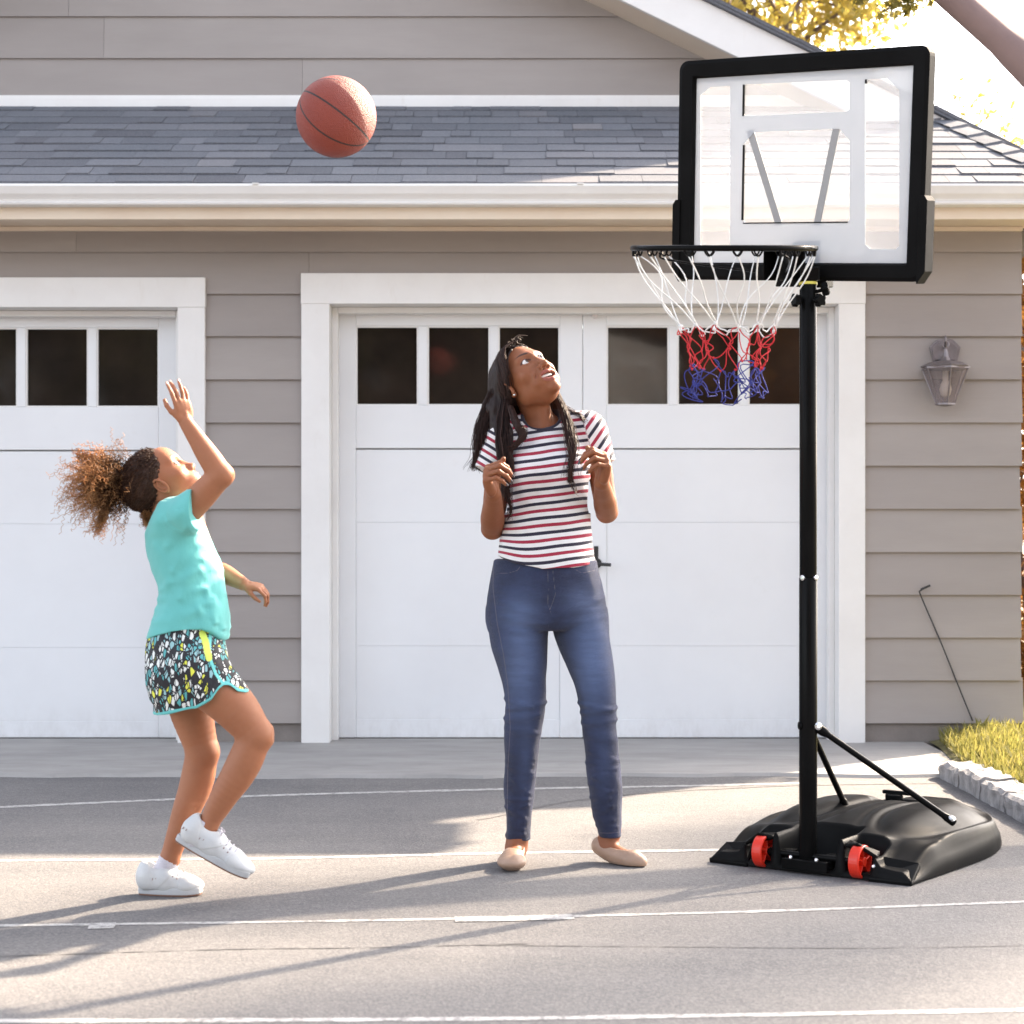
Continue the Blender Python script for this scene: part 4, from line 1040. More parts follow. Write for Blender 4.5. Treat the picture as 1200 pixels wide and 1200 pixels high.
def head_frame(R3, F3, U3):
    M = np.array([R3, F3, U3], float).T; q, _ = np.linalg.qr(M); q *= np.sign(np.sum(q * M, 0)); return q
class Head:
    """local axes: x = the person's right, y = forward, z = up; metres of an adult head"""
    def __init__(s, c, M, sc, child=False): s.c = np.array(c); s.M = M; s.s = sc; s.child = child
    def w(s, q): return s.c + (s.M @ np.asarray(q, float)) * s.s
    def loc(s, p): return (p - s.c) @ s.M / s.s
def face_sdf(H):
    ch = H.child; J = .9 if ch else 1.0
    def rcl(q, a, b, ra, rb): return rc(a, b, ra, rb)(q)
    def f(p):
        q = H.loc(p); m = q.copy(); m[:, 0] = np.abs(m[:, 0])
        d = ell((0, -.018, .040), (.076, .098, .086))(q)
        d = smin(d, ell((0, .022, -.012), (.062, .066, .090 * J))(q), .035)
        d = smin(d, ell((0, .034, -.066 * J), (.046, .047, .040))(q), .035)
        d = smin(d, ell((0, .078, -.097 * J), (.019, .015, .016))(q), .024)
        d = smin(d, ell((.043, .052, -.016), (.024, .022, .019))(m), .026)
        d = smin(d, ell((.050, -.002, -.056 * J), (.013, .026, .022))(m), .03)
        d = smin(d, rcl(m, (.006, .081, .037), (.044, .063, .038), .010, .009), .018)
        if ch: d = smin(d, ell((0, .055, .062), (.050, .034, .040))(q), .03)
        # muzzle
        d = smin(d, ell((0, .070, -.054 * J), (.032, .027, .026))(q), .022)
        # eye sockets
        d = smax(d, -ell((.032, .098, .019), (.021, .024, .0135))(m), .014)
        # nose
        nt_ = (.103, -.020) if ch else (.107, -.022)
        d = smin(d, rcl(q, (0, .082, .026), (0, nt_[0] - .004, nt_[1] + .004), .0070, .0098), .012)
        d = smin(d, ell((0, nt_[0], nt_[1]), (.0115, .0105, .0095))(q), .008)
        d = smin(d, ell((.0165 if not ch else .012, .0925, -.0255), (.0110 if not ch else .0080, .0125, .0095))(m), .007)
        d = smax(d, -ell((.0085 if not ch else .0068, .100, -.0350), (.0058 if not ch else .0042, .0075, .0055))(m), .003)
        # philtrum, lips
        if ch:
            ym, zu_, zl_ = .099, -.0505, -.0600
            d = smin(d, rcl(m, (0, .0935, zu_), (.021, .079, -.0555), .0058, .0026), .006)
            d = smin(d, rcl(m, (0, .0915, zl_), (.020, .078, -.0560), .0062, .0026), .006)
            d = smax(d, -rcl(m, (0, .1015, -.0553), (.021, .085, -.0553), .0020, .001), .002)
        else:   # open smile
            d = smax(d, -ell((0, .093, -.0600), (.0320, .021, .0140))(np.stack([q[:, 0], q[:, 1], q[:, 2] - 10 * q[:, 0] ** 2 * 1.0], 1)), .004)
            d = smin(d, rcl(m, (0, .0960, -.0455), (.017, .0915, -.0450), .0048, .0046), .006)
            d = smin(d, rcl(m, (.017, .0915, -.0450), (.0350, .0765, -.0470), .0044, .0030), .005)
            d = smin(d, rcl(m, (0, .0925, -.0745), (.018, .0885, -.0710), .0064, .0058), .006)
            d = smin(d, rcl(m, (.018, .0885, -.0710), (.0350, .0760, -.0500), .0056, .0030), .005)
            d = smin(d, rcl(m, (.036, .078, -.038), (.041, .066, -.062), .006, .006), .02)
            d = smax(d, -rcl(m, (.024, .094, -.024), (.0415, .080, -.048), .0030, .002), .009)
        # lids round the eyeballs, slit open
        lid = ell((.0315, .0715, .0195), (.0148, .0142, .0138))(m)
        mm = m - np.array([.0315, 0, .0195]); up_ = .0074 if not ch else .0086
        slit = (mm[:, 0] / .0145) ** 2 + ((mm[:, 2] - .0005) / up_) ** 2 - 1
        slit = slit * .004
        lid = smax(lid, -np.maximum(slit, .070 - m[:, 1]), .0015)
        d = smin(d, lid, .006)
        ball_cut = ell((.0315, .0712, .0195), (.0124, .0124, .0124))(m)
        d = np.where(slit < 0, np.maximum(d, -ball_cut), d)
        # ears
        th_ = .30; cx, cy, cz = .0775, -.006, -.006
        e = m - np.array([cx, cy, cz]); c_, s_ = math.cos(th_), math.sin(th_)
        e1_ = e[:, 0] * math.cos(.35) + e[:, 1] * math.sin(.35) * -1; e2_ = e[:, 1] * math.cos(.35) + e[:, 0] * math.sin(.35)
        ez = e[:, 2]; ey = e2_ * math.cos(.22) - ez * math.sin(-.22); ez2 = ez * math.cos(.22) + e2_ * math.sin(-.22)
        rr_ = np.sqrt((ey / .0165) ** 2 + (ez2 / .0295) ** 2)
        disc = np.maximum((rr_ - 1) * .016, np.abs(e1_ + .001) - .0028)
        rim_ = np.sqrt(((rr_ - .90) * .018) ** 2 + (e1_ - .005) ** 2) - .0040
        lob = np.sqrt((ey + .004) ** 2 + (ez2 + .025) ** 2 + (e1_ - .003) ** 2) - .0075
        con = np.sqrt(((rr_ - .50) * .018) ** 2 + (e1_ - .004) ** 2) - .0028
        con = np.where(ey > .002, 1, con); tr_ = np.sqrt((ey - .012) ** 2 + (ez2 + .004) ** 2 + (e1_ - .003) ** 2) - .005
        ear = smin(smin(smin(disc, rim_, .003), smin(con, lob, .004), .003), tr_, .004)
        d = smin(d, ear, .006)
        cc_ = (np.sqrt(((ey - .002) / .0075) ** 2 + ((ez2 + .006) / .0115) ** 2 + ((e1_ - .008) / .0095) ** 2) - 1) * .0075
        d = smax(d, -cc_, .0015)
        cc_ = (np.sqrt(((rr_ - .70) * .0180 / .0020) ** 2 + ((e1_ - .006) / .0045) ** 2) - 1) * .002
        d = np.where((ey < .006) & (np.abs(m[:, 0]) > .06), smax(d, -cc_, .001), d)
        return d * H.s
    f.lo = H.c - .15 * H.s; f.hi = H.c + .15 * H.s
    return f
def paint_head(v, H, lip, brow, browz=.0445, lipk=1.0):
    """make-up and skin colour marks: lips, brows, nails; weight and colour per vertex"""
    q = H.loc(v); m = q.copy(); m[:, 0] = np.abs(m[:, 0])
    w_ = np.zeros(len(v)); c = np.tile(np.array(lip), (len(v), 1))
    near = (np.abs(q) < .13).all(1)
    if H.child:
        l = np.minimum(rc((0, .0955, -.0505), (.021, .080, -.0555), .0075, .003)(m), rc((0, .0935, -.060), (.020, .079, -.056), .0078, .003)(m))
    else:
        l = np.minimum(np.minimum(rc((0, .0980, -.0455), (.017, .0935, -.0450), .0066, .0062)(m), rc((.017, .0935, -.0450), (.0350, .0775, -.0470), .006, .0040)(m)),
                       np.minimum(rc((0, .0945, -.0745), (.018, .0905, -.0710), .0084, .0078)(m), rc((.018, .0905, -.0710), (.0350, .077, -.0500), .0074, .0040)(m)))
    wl = np.clip(-l / .002 + .3, 0, 1) * near; w_ = np.maximum(w_, wl * lipk)
    if not H.child:   # inside of the mouth dark
        ins = ell((0, .077, -.0605), (.032, .0130, .0135))(q) < 0
        w_ = np.where(ins & near, 1, w_); c[ins & near] = (.05, .012, .012)
    # brows
    xb = m[:, 0]; zb = browz + .25 * (xb - .018) - 9.5 * np.clip(xb - .030, 0, 1) ** 1 * np.clip(xb - .030, 0, 1) * 1.2
    th_ = (.0036 if H.child else .0046) * np.clip((xb - .010) / .006, 0, 1) * np.clip((.053 - xb) / .022, .15, 1)
    db = np.abs(m[:, 2] - zb) - th_
    wb = np.clip(-db / .0016 + .4, 0, 1) * near * (q[:, 1] > .045) * (xb > .010) * (xb < .053)
    k = wb > .05; c[k] = brow; w_ = np.where(k, np.maximum(wb * .85, 0), w_)
    # lash line / lid shade (make-up)
    mm = m - np.array([.0315, 0, .0195]); rr_ = np.sqrt((mm[:, 0] / .0150) ** 2 + (mm[:, 2] / .0070) ** 2)
    rr_ = np.sqrt((mm[:, 0] / .0150) ** 2 + (mm[:, 2] / (.0090 if H.child else .0078)) ** 2)
    wl = np.clip(1.3 - np.abs(rr_ - 1.06) / .20, 0, 1) * near * (q[:, 1] > .060) * (mm[:, 2] > -.002)
    k = wl > w_; c[k] = (.02, .01, .01); w_ = np.maximum(w_, wl * .95)
    return c, w_
def eyes(H, parent, look, ir=.47):
    for sx in (1, -1):
        b = MB(); c = np.array([sx * .0315, .0712, .0195]); g = []
        lk = np.array(look, float); lk /= np.linalg.norm(lk)
        V = []; n1, n2 = 20, 24
        ax = H.M @ lk
        b.lathe(H.w(c) - ax * .0124 * H.s, ax, [(.0124 * H.s * math.sin(a), .0124 * H.s * (1 - math.cos(a))) for a in np.linspace(.01, math.pi - .42, 18)], 24)
        e = b.build('eye', M_EYE, parent, smooth=True)
        b = MB(); b.lathe(H.w(c) - ax * .0124 * H.s, ax, [(.0125 * H.s * math.sin(a), .0125 * H.s * (1 - math.cos(a))) for a in np.linspace(math.pi - ir, math.pi - .01, 8)], 24)
        b.build('iris', M_IRIS, e, smooth=True)

def hand(fl, wrist, a, n_, L, curl, spread, thumb, side, thick=1.0, nails=None):
    """fingers chained off a palm. a: towards fingers, n_: palm normal (fingers curl to it), side: towards the thumb"""
    a = np.array(a, float); a /= np.linalg.norm(a); n_ = np.array(n_, float); n_ -= a * (a @ n_); n_ /= np.linalg.norm(n_)
    s_ = np.cross(a, n_); s_ = s_ if s_ @ np.array(side, float) > 0 else -s_
    w = np.array(wrist, float); k = L / .18
    M = np.array([s_, a, n_]).T
    pc = w + a * .048 * k
    fl.add(ell(pc, (.040 * k, .050 * k, .0155 * k * thick), M), .012 * k)
    fl.add(rc(w - a * .004 * k, w + a * .035 * k, .0222 * k * thick, .019 * k), .004 * k)
    fl.add(rc(w + a * .03 * k - s_ * .022 * k + n_ * .006 * k, w + a * .07 * k - s_ * .024 * k + n_ * .003 * k, .013 * k, .011 * k), .012 * k)
    tips = []
    lens = [(.042, .026, .021), (.046, .030, .022), (.042, .028, .022), (.034, .021, .019)]
    rad = [(.0092, .0082, .0074, .0062), (.0094, .0084, .0076, .0063), (.0090, .0080, .0072, .0060), (.0080, .0070, .0064, .0054)]
    for i in range(4):
        lat = (.0285 - .019 * i) * k; base = w + a * (.088 - .004 * abs(i - 1.2)) * k + s_ * lat
        root = w + a * .055 * k + s_ * lat * .8
        fl.add(rc(root, base, .010 * k, rad[i][0] * 1.08 * k), .010 * k)
        d0 = a + s_ * spread[i]; d0 /= np.linalg.norm(d0); ang = 0; p = base; cs = curl[i]
        for j in range(3):
            ang += cs[j]; d = d0 * math.cos(ang) + n_ * math.sin(ang); q = p + d * lens[i][j] * k
            fl.add(rc(p, q, rad[i][j] * k, rad[i][j + 1] * k), .0035 * k); p = q
        bk = d0 * -math.sin(ang) * -1 * 0 + (n_ * math.cos(ang) - d0 * math.sin(ang)) * -1
        tips.append((p, d, bk, rad[i][3] * k))
    # thumb leaves the side of the palm near its base
    t0 = w + a * .022 * k + s_ * .022 * k + n_ * .004 * k; out, fw_, inn = thumb
    d1 = a * fw_ + s_ * out + n_ * inn; d1 /= np.linalg.norm(d1); t1 = t0 + d1 * .042 * k
    d2 = d1 + a * .35 - s_ * .25 + n_ * inn * .4; d2 /= np.linalg.norm(d2); t2 = t1 + d2 * .031 * k
    d3 = d2 + a * .2 - s_ * .25; d3 /= np.linalg.norm(d3); t3 = t2 + d3 * .024 * k
    fl.add(rc(t0, t1, .0145 * k, .0108 * k), .012 * k); fl.add(rc(t1, t2, .0105 * k, .0094 * k), .004 * k); fl.add(rc(t2, t3, .0094 * k, .0072 * k), .003 * k)
    tips.append((t3, d3, -n_, .0072 * k))
    return tips
def nail_mesh(tips, parent, mat):
    for p, d, bk, r in tips:
        b = MB(); d = d / np.linalg.norm(d); bk = bk - d * (bk @ d); bk /= np.linalg.norm(bk); s_ = np.cross(d, bk)
        V = []; 
        for i in range(5):
            for j in range(5):
                t = (i / 4 - .5) * 2; u = (j / 4 - .5) * 1.9
                V.append(p + d * (t * r * .95 + r * .25) + (math.cos(u) * bk + math.sin(u) * s_) * (r * 1.03 + .0006) * (1 if i < 4 else .93))
        b.add(V, [(i * 5 + j, i * 5 + j + 1, i * 5 + j + 6, i * 5 + j + 5) for i in range(4) for j in range(4)]); b.build('nail', mat, parent, smooth=True)

def strands(b, curves, r0, r1, seg, sides=3, curl=None, tints=None):
    """vectorless but light: each curve is a control polyline; optional helix (radius,pitch)"""
    for i, cp in enumerate(curves):
        c = catmull(cp, seg)
        if curl is not None:
            rad, pit = curl; t = np.gradient(c, axis=0); t /= np.linalg.norm(t, axis=1, keepdims=True)
            ln = np.concatenate([[0], np.cumsum(np.linalg.norm(np.diff(c, axis=0), axis=1))])
            u = np.cross(t, rng.normal(size=3)); u /= np.linalg.norm(u, axis=1, keepdims=True); w_ = np.cross(t, u)
            ph = ln / (pit * rng.uniform(.75, 1.3)) * 2 * math.pi + rng.uniform(0, 6.3); rr_ = rad * rng.uniform(.5, 1.4) * np.clip(ln / .03, .15, 1)
            c = c + rr_[:, None] * (np.cos(ph)[:, None] * u + np.sin(ph)[:, None] * w_)
        b.tube(c, np.linspace(r0, r1, seg), sides, cap=False, tint=float(tints[i]) if tints is not None else float(np.clip(rng.normal(.4, .25), 0, 1)))
def mesh_part(name, v, q, mat, parent, **at):
    o = mesh_obj(name, v, q, mat, parent, smooth=True); setattrs(o, **at); return o
def interp_y(p, W_, table):
    """height limit as function of x, from photo points"""
    xs = [W_(x, y, 0)[0] for x, y in table]; zs = [W_(x, y, 0)[2] for x, y in table]
    return np.interp(p[:, 0], xs, zs)

# ------------------------------------------------------------------ WOMAN
WD = 5.60
def W(px, py, dy=0.0):
    q = P(px, py, WD); s_ = (WD + dy) / WD
    return np.array([q[0] * s_, WD + dy, 1 + (q[2] - 1) * s_])
woman = empty('person', (.13, 5.55, 0), 'woman in striped t-shirt and blue jeans looking up with raised fists', 'person')
HW_ = Head(W(618.7, 446.2, .0), head_frame((-.740, -.606, -.290), (.352, -.718, .60), (-.572, .343, .745)), .985)
f = Field((-.14, 5.24, -.01), (.46, 5.80, 1.66), .0026)
f.add(face_sdf(HW_), .004)
# neck and trunk
f.add(rc(HW_.w((0, -.038, -.045)), W(633, 497, .025), .047, .047), .018)
f.add(rc(HW_.w((0, -.010, -.075)), W(637, 498, -.01), .022, .026), .015)
f.add(rc(W(634, 503, .025), W(600, 516, .02), .038, .036), .03); f.add(rc(W(634, 503, .025), W(684, 506, .02), .038, .036), .03)
f.add(ell(W(641, 556, .01), (.110, .078, .145)), .04)
f.add(ell(W(641, 640, .01), (.115, .085, .14)), .04)
f.add(ell(W(641, 700, .01), (.150, .095, .10)), .04)
f.add(rc(W(608, 715, .0), W(616, 835, -.02), .070, .048), .03); f.add(rc(W(616, 835, -.02), W(606, 990, .01), .046, .030), .02)
f.add(rc(W(680, 715, .0), W(701, 835, -.01), .070, .048), .03); f.add(rc(W(701, 835, -.01), W(715, 975, .0), .046, .030), .02)
# her right arm (left in the picture)
A1, A2, A3 = W(588, 515, .01), W(577, 619, .0), W(578, 579, -.21)
f.add(chain([A1, (A1 + A2) / 2, A2], [.043, .040, .034]), .02)
f.add(chain([A2, A2 + (A3 - A2) * .3, A2 + (A3 - A2) * .65, A3], [.0345, .0375, .031, .0235]), .008)
tipsR = hand(f, A3, (-.22, -.66, .72), (.93, -.25, .1), .178, [(1.25, 1.15, .45)] * 2 + [(1.3, 1.1, .4), (1.35, 1.0, .35)], (.05, .0, -.03, -.06), (.45, .9, .55), (0, .5, 1))
# her left arm
B1, B2, B3 = W(696, 508, .02), W(711, 600, .03), W(705, 565, -.20)
f.add(chain([B1, (B1 + B2) / 2, B2], [.041, .038, .034]), .02)
f.add(chain([B2, B2 + (B3 - B2) * .3, B2 + (B3 - B2) * .65, B3], [.034, .0365, .030, .023]), .008)
tipsL = hand(f, B3, (.12, -.62, .78), (-.93, -.30, .05), .178, [(1.1, 1.15, .4)] * 2 + [(1.2, 1.1, .4), (1.3, 1.0, .35)], (.06, .02, -.03, -.07), (.45, .9, .55), (0, .5, 1))
# feet
f.add(rc(W(606, 985, .0), W(603, 1004, .02), .030, .031), .02)
f.add(rc((.010, 5.60, .037), (.003, 5.49, .029), .025, .026), .02); f.add(ell((.000, 5.475, .026), (.032, .04, .017)), .02)
f.add(rc(W(716, 972, .0), W(712, 990, .0), .029, .030), .02)
f.add(chain([W(706, 990, .01), W(717, 997, -.02), W(737, 1006, -.06)], [.024, .0265, .022]), .02)
v, q = f.mesh(); v, q = keep_big(v, q); del f
v = v + vnormals(v, q) * (wob(v, 55, 5) * .0006)[:, None]
pc, pw = paint_head(v, HW_, (.30, .085, .075), (.012, .007, .006), lipk=.75)
body = mesh_part('body', v, q, M_SKW, woman, paint=pc, paintw=pw)
eyes(HW_, woman, (-.20, .97, .06), .52)
b = MB()
for r_, z0, z1, th_ in ((.0, -.0495, -.0580, .0),):
    V = []; 
    for i in range(25):
        x = (i / 24 - .5) * .058; y = .0880 - 15 * x * x; zc = 8 * x * x
        V += [HW_.w((x, y, z0 + zc)), HW_.w((x, y + .001, z1 + zc * 1.0 - .0006 * abs(math.sin(i * math.pi / 3)))), HW_.w((x, y - .006, z1 + zc)), HW_.w((x, y - .006, z0 + zc))]
    b.add(V, [(4 * i + k, 4 * i + (k + 1) % 4, 4 * i + 4 + (k + 1) % 4, 4 * i + 4 + k) for i in range(24) for k in range(4)])
b.build('teeth', M_TEETH, woman, smooth=True)
b = MB(); b.lathe(HW_.w((.083, .0, -.034)), HW_.M @ np.array([1, .3, 0]), [(.002, 0), (.0045, .002), (.0045, .004), (.002, .006)], 10); b.build('earring', M_BOLT, woman, smooth=True)
nail_mesh(tipsR[:4] + tipsL[:4], woman, M_NAIL)

# shirt
f = Field((-.16, 5.38, .90), (.36, 5.76, 1.42), .0026)
sh_rows = [(497, 622, 650, .02, .05), (505, 606, 668, .02, .068), (515, 598, 682, .015, .085), (530, 594, 690, .01, .098), (545, 593, 692, .0, .106), (560, 593, 692, .0, .108), (580, 592.5, 691, .0, .102), (600, 592, 691, .0, .096), (620, 589, 692, .0, .095), (640, 585, 694, .0, .102), (655, 582.5, 697, .0, .110), (672, 582, 699, .0, .114)]
f.add(loft(sh_rows, W), .01)
f.add(rc(W(628, 498, .025), W(592, 512, .015), .050, .052), .04); f.add(rc(W(645, 497, .025), W(688, 502, .02), .050, .050), .04)
f.add(ell(W(618, 553, -.070), (.052, .050, .055)), .05); f.add(ell(W(666, 549, -.070), (.052, .050, .055)), .05)
f.add(rc(W(590, 514, .01), W(575, 549, .005), .055, .052), .03); f.add(rc(W(692, 505, .02), W(703, 540, .02), .052, .049), .03)
# sleeve ends
def plane(pt, nrm_):
    pt, nrm_ = np.array(pt), np.array(nrm_, float) / np.linalg.norm(nrm_); return lambda p: (p - pt) @ nrm_
f.cut(lambda p: np.minimum(plane(W(572, 553, 0), (-.36, -.15, -.92))(p), .45), W(530, 600, -.12), W(594, 520, .14), .004)
f.cut(lambda p: plane(W(704, 543, 0), (.25, -.1, -.96))(p), W(692, 600, -.12), W(740, 510, .16), .004)
hemt = [(575, 647), (583, 651), (600, 659), (635, 666), (670, 665), (700, 660), (710, 659)]
f.cut(lambda p: interp_y(p, W, hemt) - p[:, 2], W(560, 700, -.2), W(730, 640, .2), .003)
neckE = ell(W(635, 481, -.03), (.062, .076, .056), head_frame((1, 0, .0), (0, 1, 0), (0, 0, 1)))
f.sub(neckE, .004)
v, q = f.mesh(); v, q = keep_big(v, q); del f
segs = [(597, 560, 640, 556, 5, 2), (600, 575, 625, 590, 6, 2.5), (690, 560, 650, 575, 6, 2.5), (594, 600, 640, 588, 6, 3), (596, 620, 660, 606, 7, 3), (690, 600, 650, 615, 6, 2.5), (592, 640, 640, 628, 7, 3.5), (688, 640, 640, 640, 6, 2.5), (588, 632, 612, 652, 4, 2.5), (610, 520, 596, 560, 5, 2.5), (688, 515, 690, 560, 5, 3), (585, 530, 575, 545, 4, 2), (640, 505, 625, 530, 5, 1.5)]
N_ = vnormals(v, q); v = v + N_ * (1.35 * folds(v, segs, W) + wob(v, 38, 9) * .0018 + wob(v, 90, 19) * .0007)[:, None]
# stripe coordinate: level bands on the trunk lifting to the right, bands round the sleeves
wg_ = np.clip((1.06 - v[:, 2]) / .10, 0, 1); sc_ = v[:, 2] - .13 * (v[:, 0] - .1) - wg_ * .42 * .02 * np.log1p(np.exp((.03 - v[:, 0]) / .02)) + .0022 * wob(v, 30, 77)
def arm_coord(a0, a1): a0, a1 = np.array(a0), np.array(a1); d = (a1 - a0) / np.linalg.norm(a1 - a0); return (v - a0) @ d
sl_l = (v[:, 0] < W(592, 0, 0)[0] + .30 * (v[:, 2] - W(0, 530, 0)[2])) & (v[:, 2] > W(0, 570, 0)[2])
sl_r = (v[:, 0] > W(690, 0, 0)[0] - .28 * (v[:, 2] - W(0, 520, 0)[2])) & (v[:, 2] > W(0, 570, 0)[2])
sc_ = np.where(sl_l, -arm_coord(W(600, 500, 0), W(583, 552, 0)) * 1.0 + .3 * (v[:, 0]) , sc_)
sc_ = np.where(sl_r, arm_coord(W(680, 505, 0), W(716, 530, 0)), sc_)
band = np.clip((.0105 - neckE(v)) / .003, 0, 1)
slv = np.where(sl_l | sl_r, 1.0, 0.0)
n = NT('striped_jersey'); co_ = n.obj(); s_at = n.attr('stripe')
ph = n.math('FRACT', n.math('MULTIPLY_ADD', s_at, 1 / .0452, .02)); # one pair of bands per period
def pulse(c, h): return n.math('LESS_THAN', n.math('ABSOLUTE', n.math('SUBTRACT', ph, c)), h)
c = n.mix(n.noise(co_, 30, 4), (.80, .79, .80), (.74, .73, .74))
c = n.mix(pulse(.25, .112), c, (.34, .018, .05)); c = n.mix(pulse(.75, .112), c, (.018, .015, .035))
c = n.mix(n.math('GREATER_THAN', n.attr('band'), .5), c, (.02, .018, .035))
wv = n.n('ShaderNodeTexWave', Vector=co_, Scale=260.0, Distortion=1.0).outputs['Fac']
n.pbr(c, .82, Normal=n.bump(n.math('ADD', wv, n.math('MULTIPLY', n.noise(co_, 18, 4), 3.0)), .22, .004)); n.p.inputs['Sheen Weight'].default_value = .15
n.p.inputs['Subsurface Weight'].default_value = 0.0
shirt = mesh_part('striped_shirt', v, q, n.m, woman, stripe=sc_, band=band)

# jeans
f = Field((-.12, 5.42, .07), (.42, 5.76, 1.0), .0026)
je_hip = [(655, 579, 699, .0, .096), (670, 576, 702, .0, .104), (685, 573, 706, .005, .110), (700, 570.5, 709, .01, .116), (715, 569.5, 711, .012, .118), (728, 570, 712, .012, .112), (738, 573, 712, .01, .09)]
f.add(loft(je_hip, W, 2.3), .01)
def legrows(rows, kb=1.04): return [(y, a, c, dy, max(.036, (c - a) / 2 * WD / F * kb)) for y, a, c, dy in rows]
LA = [(712, 571, 640, .01), (728, 570.5, 642, .008), (745, 573, 642, .004), (760, 576, 641.5, .0), (780, 583, 641, -.004), (800, 589, 640, -.01), (820, 592, 640, -.016), (835, 592, 639, -.02), (850, 591, 636, -.02), (870, 591, 632.5, -.012), (900, 591, 629, -.002), (930, 591, 626.5, .006), (960, 593, 623, .01), (980, 593.5, 621.5, .01), (993, 594, 620.5, .01)]
LB_ = [(712, 643, 711, .01), (728, 645.5, 713, .008), (745, 649, 715, .004), (760, 655, 716.5, .0), (780, 664, 719, -.005), (800, 672, 721, -.01), (820, 677, 722.5, -.014), (835, 681, 723, -.016), (850, 682.5, 722, -.014), (870, 684.5, 724, -.008), (900, 687, 728, .0), (930, 691, 729.5, .002), (950, 694, 729, .0), (965, 698, 729, -.004), (981, 703, 727.5, -.006)]
fl1, fl2 = loft(legrows(LA), W, 2.1), loft(legrows(LB_), W, 2.1)
f.add(fl1, .012)
g2 = Field(f.lo, f.lo + (f.n - 1.5) * f.h, f.h); g2.add(fl2, 0); f.g = smin(f.g, g2.g, .006); del g2
v, q = f.mesh(); v, q = keep_big(v, q); del f
jr = np.random.default_rng(4)
segs = [(583, 690, 640, 700, 5, 1.2), (585, 705, 638, 722, 5, 1.6), (590, 722, 640, 730, 5, 2), (650, 722, 705, 700, 5, 2), (652, 735, 708, 722, 5, 2), (600, 738, 640, 742, 4, 1.5),
        (592, 818, 622, 826, 3.5, 3), (596, 829, 640, 822, 3.5, 3.2), (592, 841, 632, 835, 4, 3.4), (594, 852, 630, 857, 4, 2.6),
        (678, 823, 715, 830, 3.5, 3), (682, 834, 722, 828, 3.5, 3.4), (684, 846, 722, 842, 4, 3), (690, 860, 722, 866, 5, 2)]
for (x0, x1, ya, yb) in ((592, 628, 880, 990), (686, 728, 880, 978)):
    for k in range(13):
        y_ = ya + (yb - ya) * (k + .5) / 13; s_ = jr.uniform(-1.6, 1.6); o_ = jr.uniform(-6, 12); sh_ = 4.5 if x0 > 650 and y_ > 930 else 0
        segs.append((x0 + o_ + sh_, y_ - 4 * s_, (x0 + x1) / 2 + jr.uniform(0, 16), y_ + 3 * s_, 3.4, jr.uniform(1.0, 3.0)))
N_ = vnormals(v, q)
v = v + N_ * (1.5 * folds(v, segs, W) + wob(v, 45, 29) * .0016 + wob(v, 120, 31) * .0006 * (v[:, 2] < .5))[:, None]
fx = lambda cx, cy, rx, ry: np.exp(-(((v[:, 0] - W(cx, cy, 0)[0]) / (rx * .00267)) ** 2 + ((v[:, 2] - W(cx, cy, 0)[2]) / (ry * .00267)) ** 2))
fade = (fx(610, 770, 20, 62) * .9 + fx(692, 768, 22, 62) * 1.0 + fx(606, 715, 22, 18) * .35 + fx(676, 700, 20, 12) * .3 + fx(616, 890, 9, 50) * .25 + fx(706, 890, 9, 40) * .2) * np.clip(-N_[:, 1] * 1.3, 0, 1)
# seam lines: outer seams, fly, pockets
def segd(pts):
    d = np.full(len(v), 9.)
    for (x1, y1), (x2, y2) in zip(pts[:-1], pts[1:]):
        a = W(x1, y1)[[0, 2]]; c = W(x2, y2)[[0, 2]]; ab = c - a; qv = v[:, [0, 2]]; t = np.clip(((qv - a) @ ab) / (ab @ ab), 0, 1); d = np.minimum(d, np.linalg.norm(qv - a - t[:, None] * ab, axis=1))
    return np.where(N_[:, 1] < .1, d, 9.)
sd_ = np.minimum.reduce([segd([(577, 672), (596, 671), (606, 668), (609, 664)]), segd([(578, 655), (578, 690), (583, 730), (590, 765), (595, 800), (598, 850), (595, 900), (594, 990)]), segd([(641, 668), (642, 690), (641, 705), (645, 718)]), segd([(647, 668), (650, 695), (644, 712)]), segd([(672, 666), (680, 671), (697, 668)]), segd([(595, 986), (620, 988)]), segd([(702, 974), (728, 973)])])
sd_ = np.minimum(sd_, 9)
n = NT('denim'); co_ = n.obj()
tw_ = n.n('ShaderNodeTexWave', Vector=n.mapped(co_, rot=(0, R(35), 0)), Scale=420.0, Distortion=2.0, Detail=2.0).outputs['Fac']
c = n.mix(n.ramp(n.noise(co_, 9, 6, .7), [(.32, (0, 0, 0)), (.68, (1, 1, 1))]), (.006, .009, .032), (.020, .031, .090))
fn_ = n.math('MULTIPLY', n.attr('fade'), n.math('MULTIPLY_ADD', n.noise(n.mapped(co_, (1, 1, 5)), 9, 5, .65), .9, .45))
c = n.mix(fn_, c, (.115, .168, .33)); c = n.mix(n.math('MULTIPLY', tw_, .14), c, (.09, .11, .18))
c = n.mix(n.math('MULTIPLY', n.math('LESS_THAN', n.attr('seam'), .0010), .45), c, (.20, .17, .18))
n.pbr(c, .85, Normal=n.bump(n.math('ADD', tw_, n.math('MULTIPLY', n.noise(n.mapped(co_, (1, 1, 3)), 22, 5), 8.0)), .42, .004)); n.p.inputs['Sheen Weight'].default_value = .1
jeans = mesh_part('jeans', v, q, n.m, woman, fade=fade, seam=sd_)
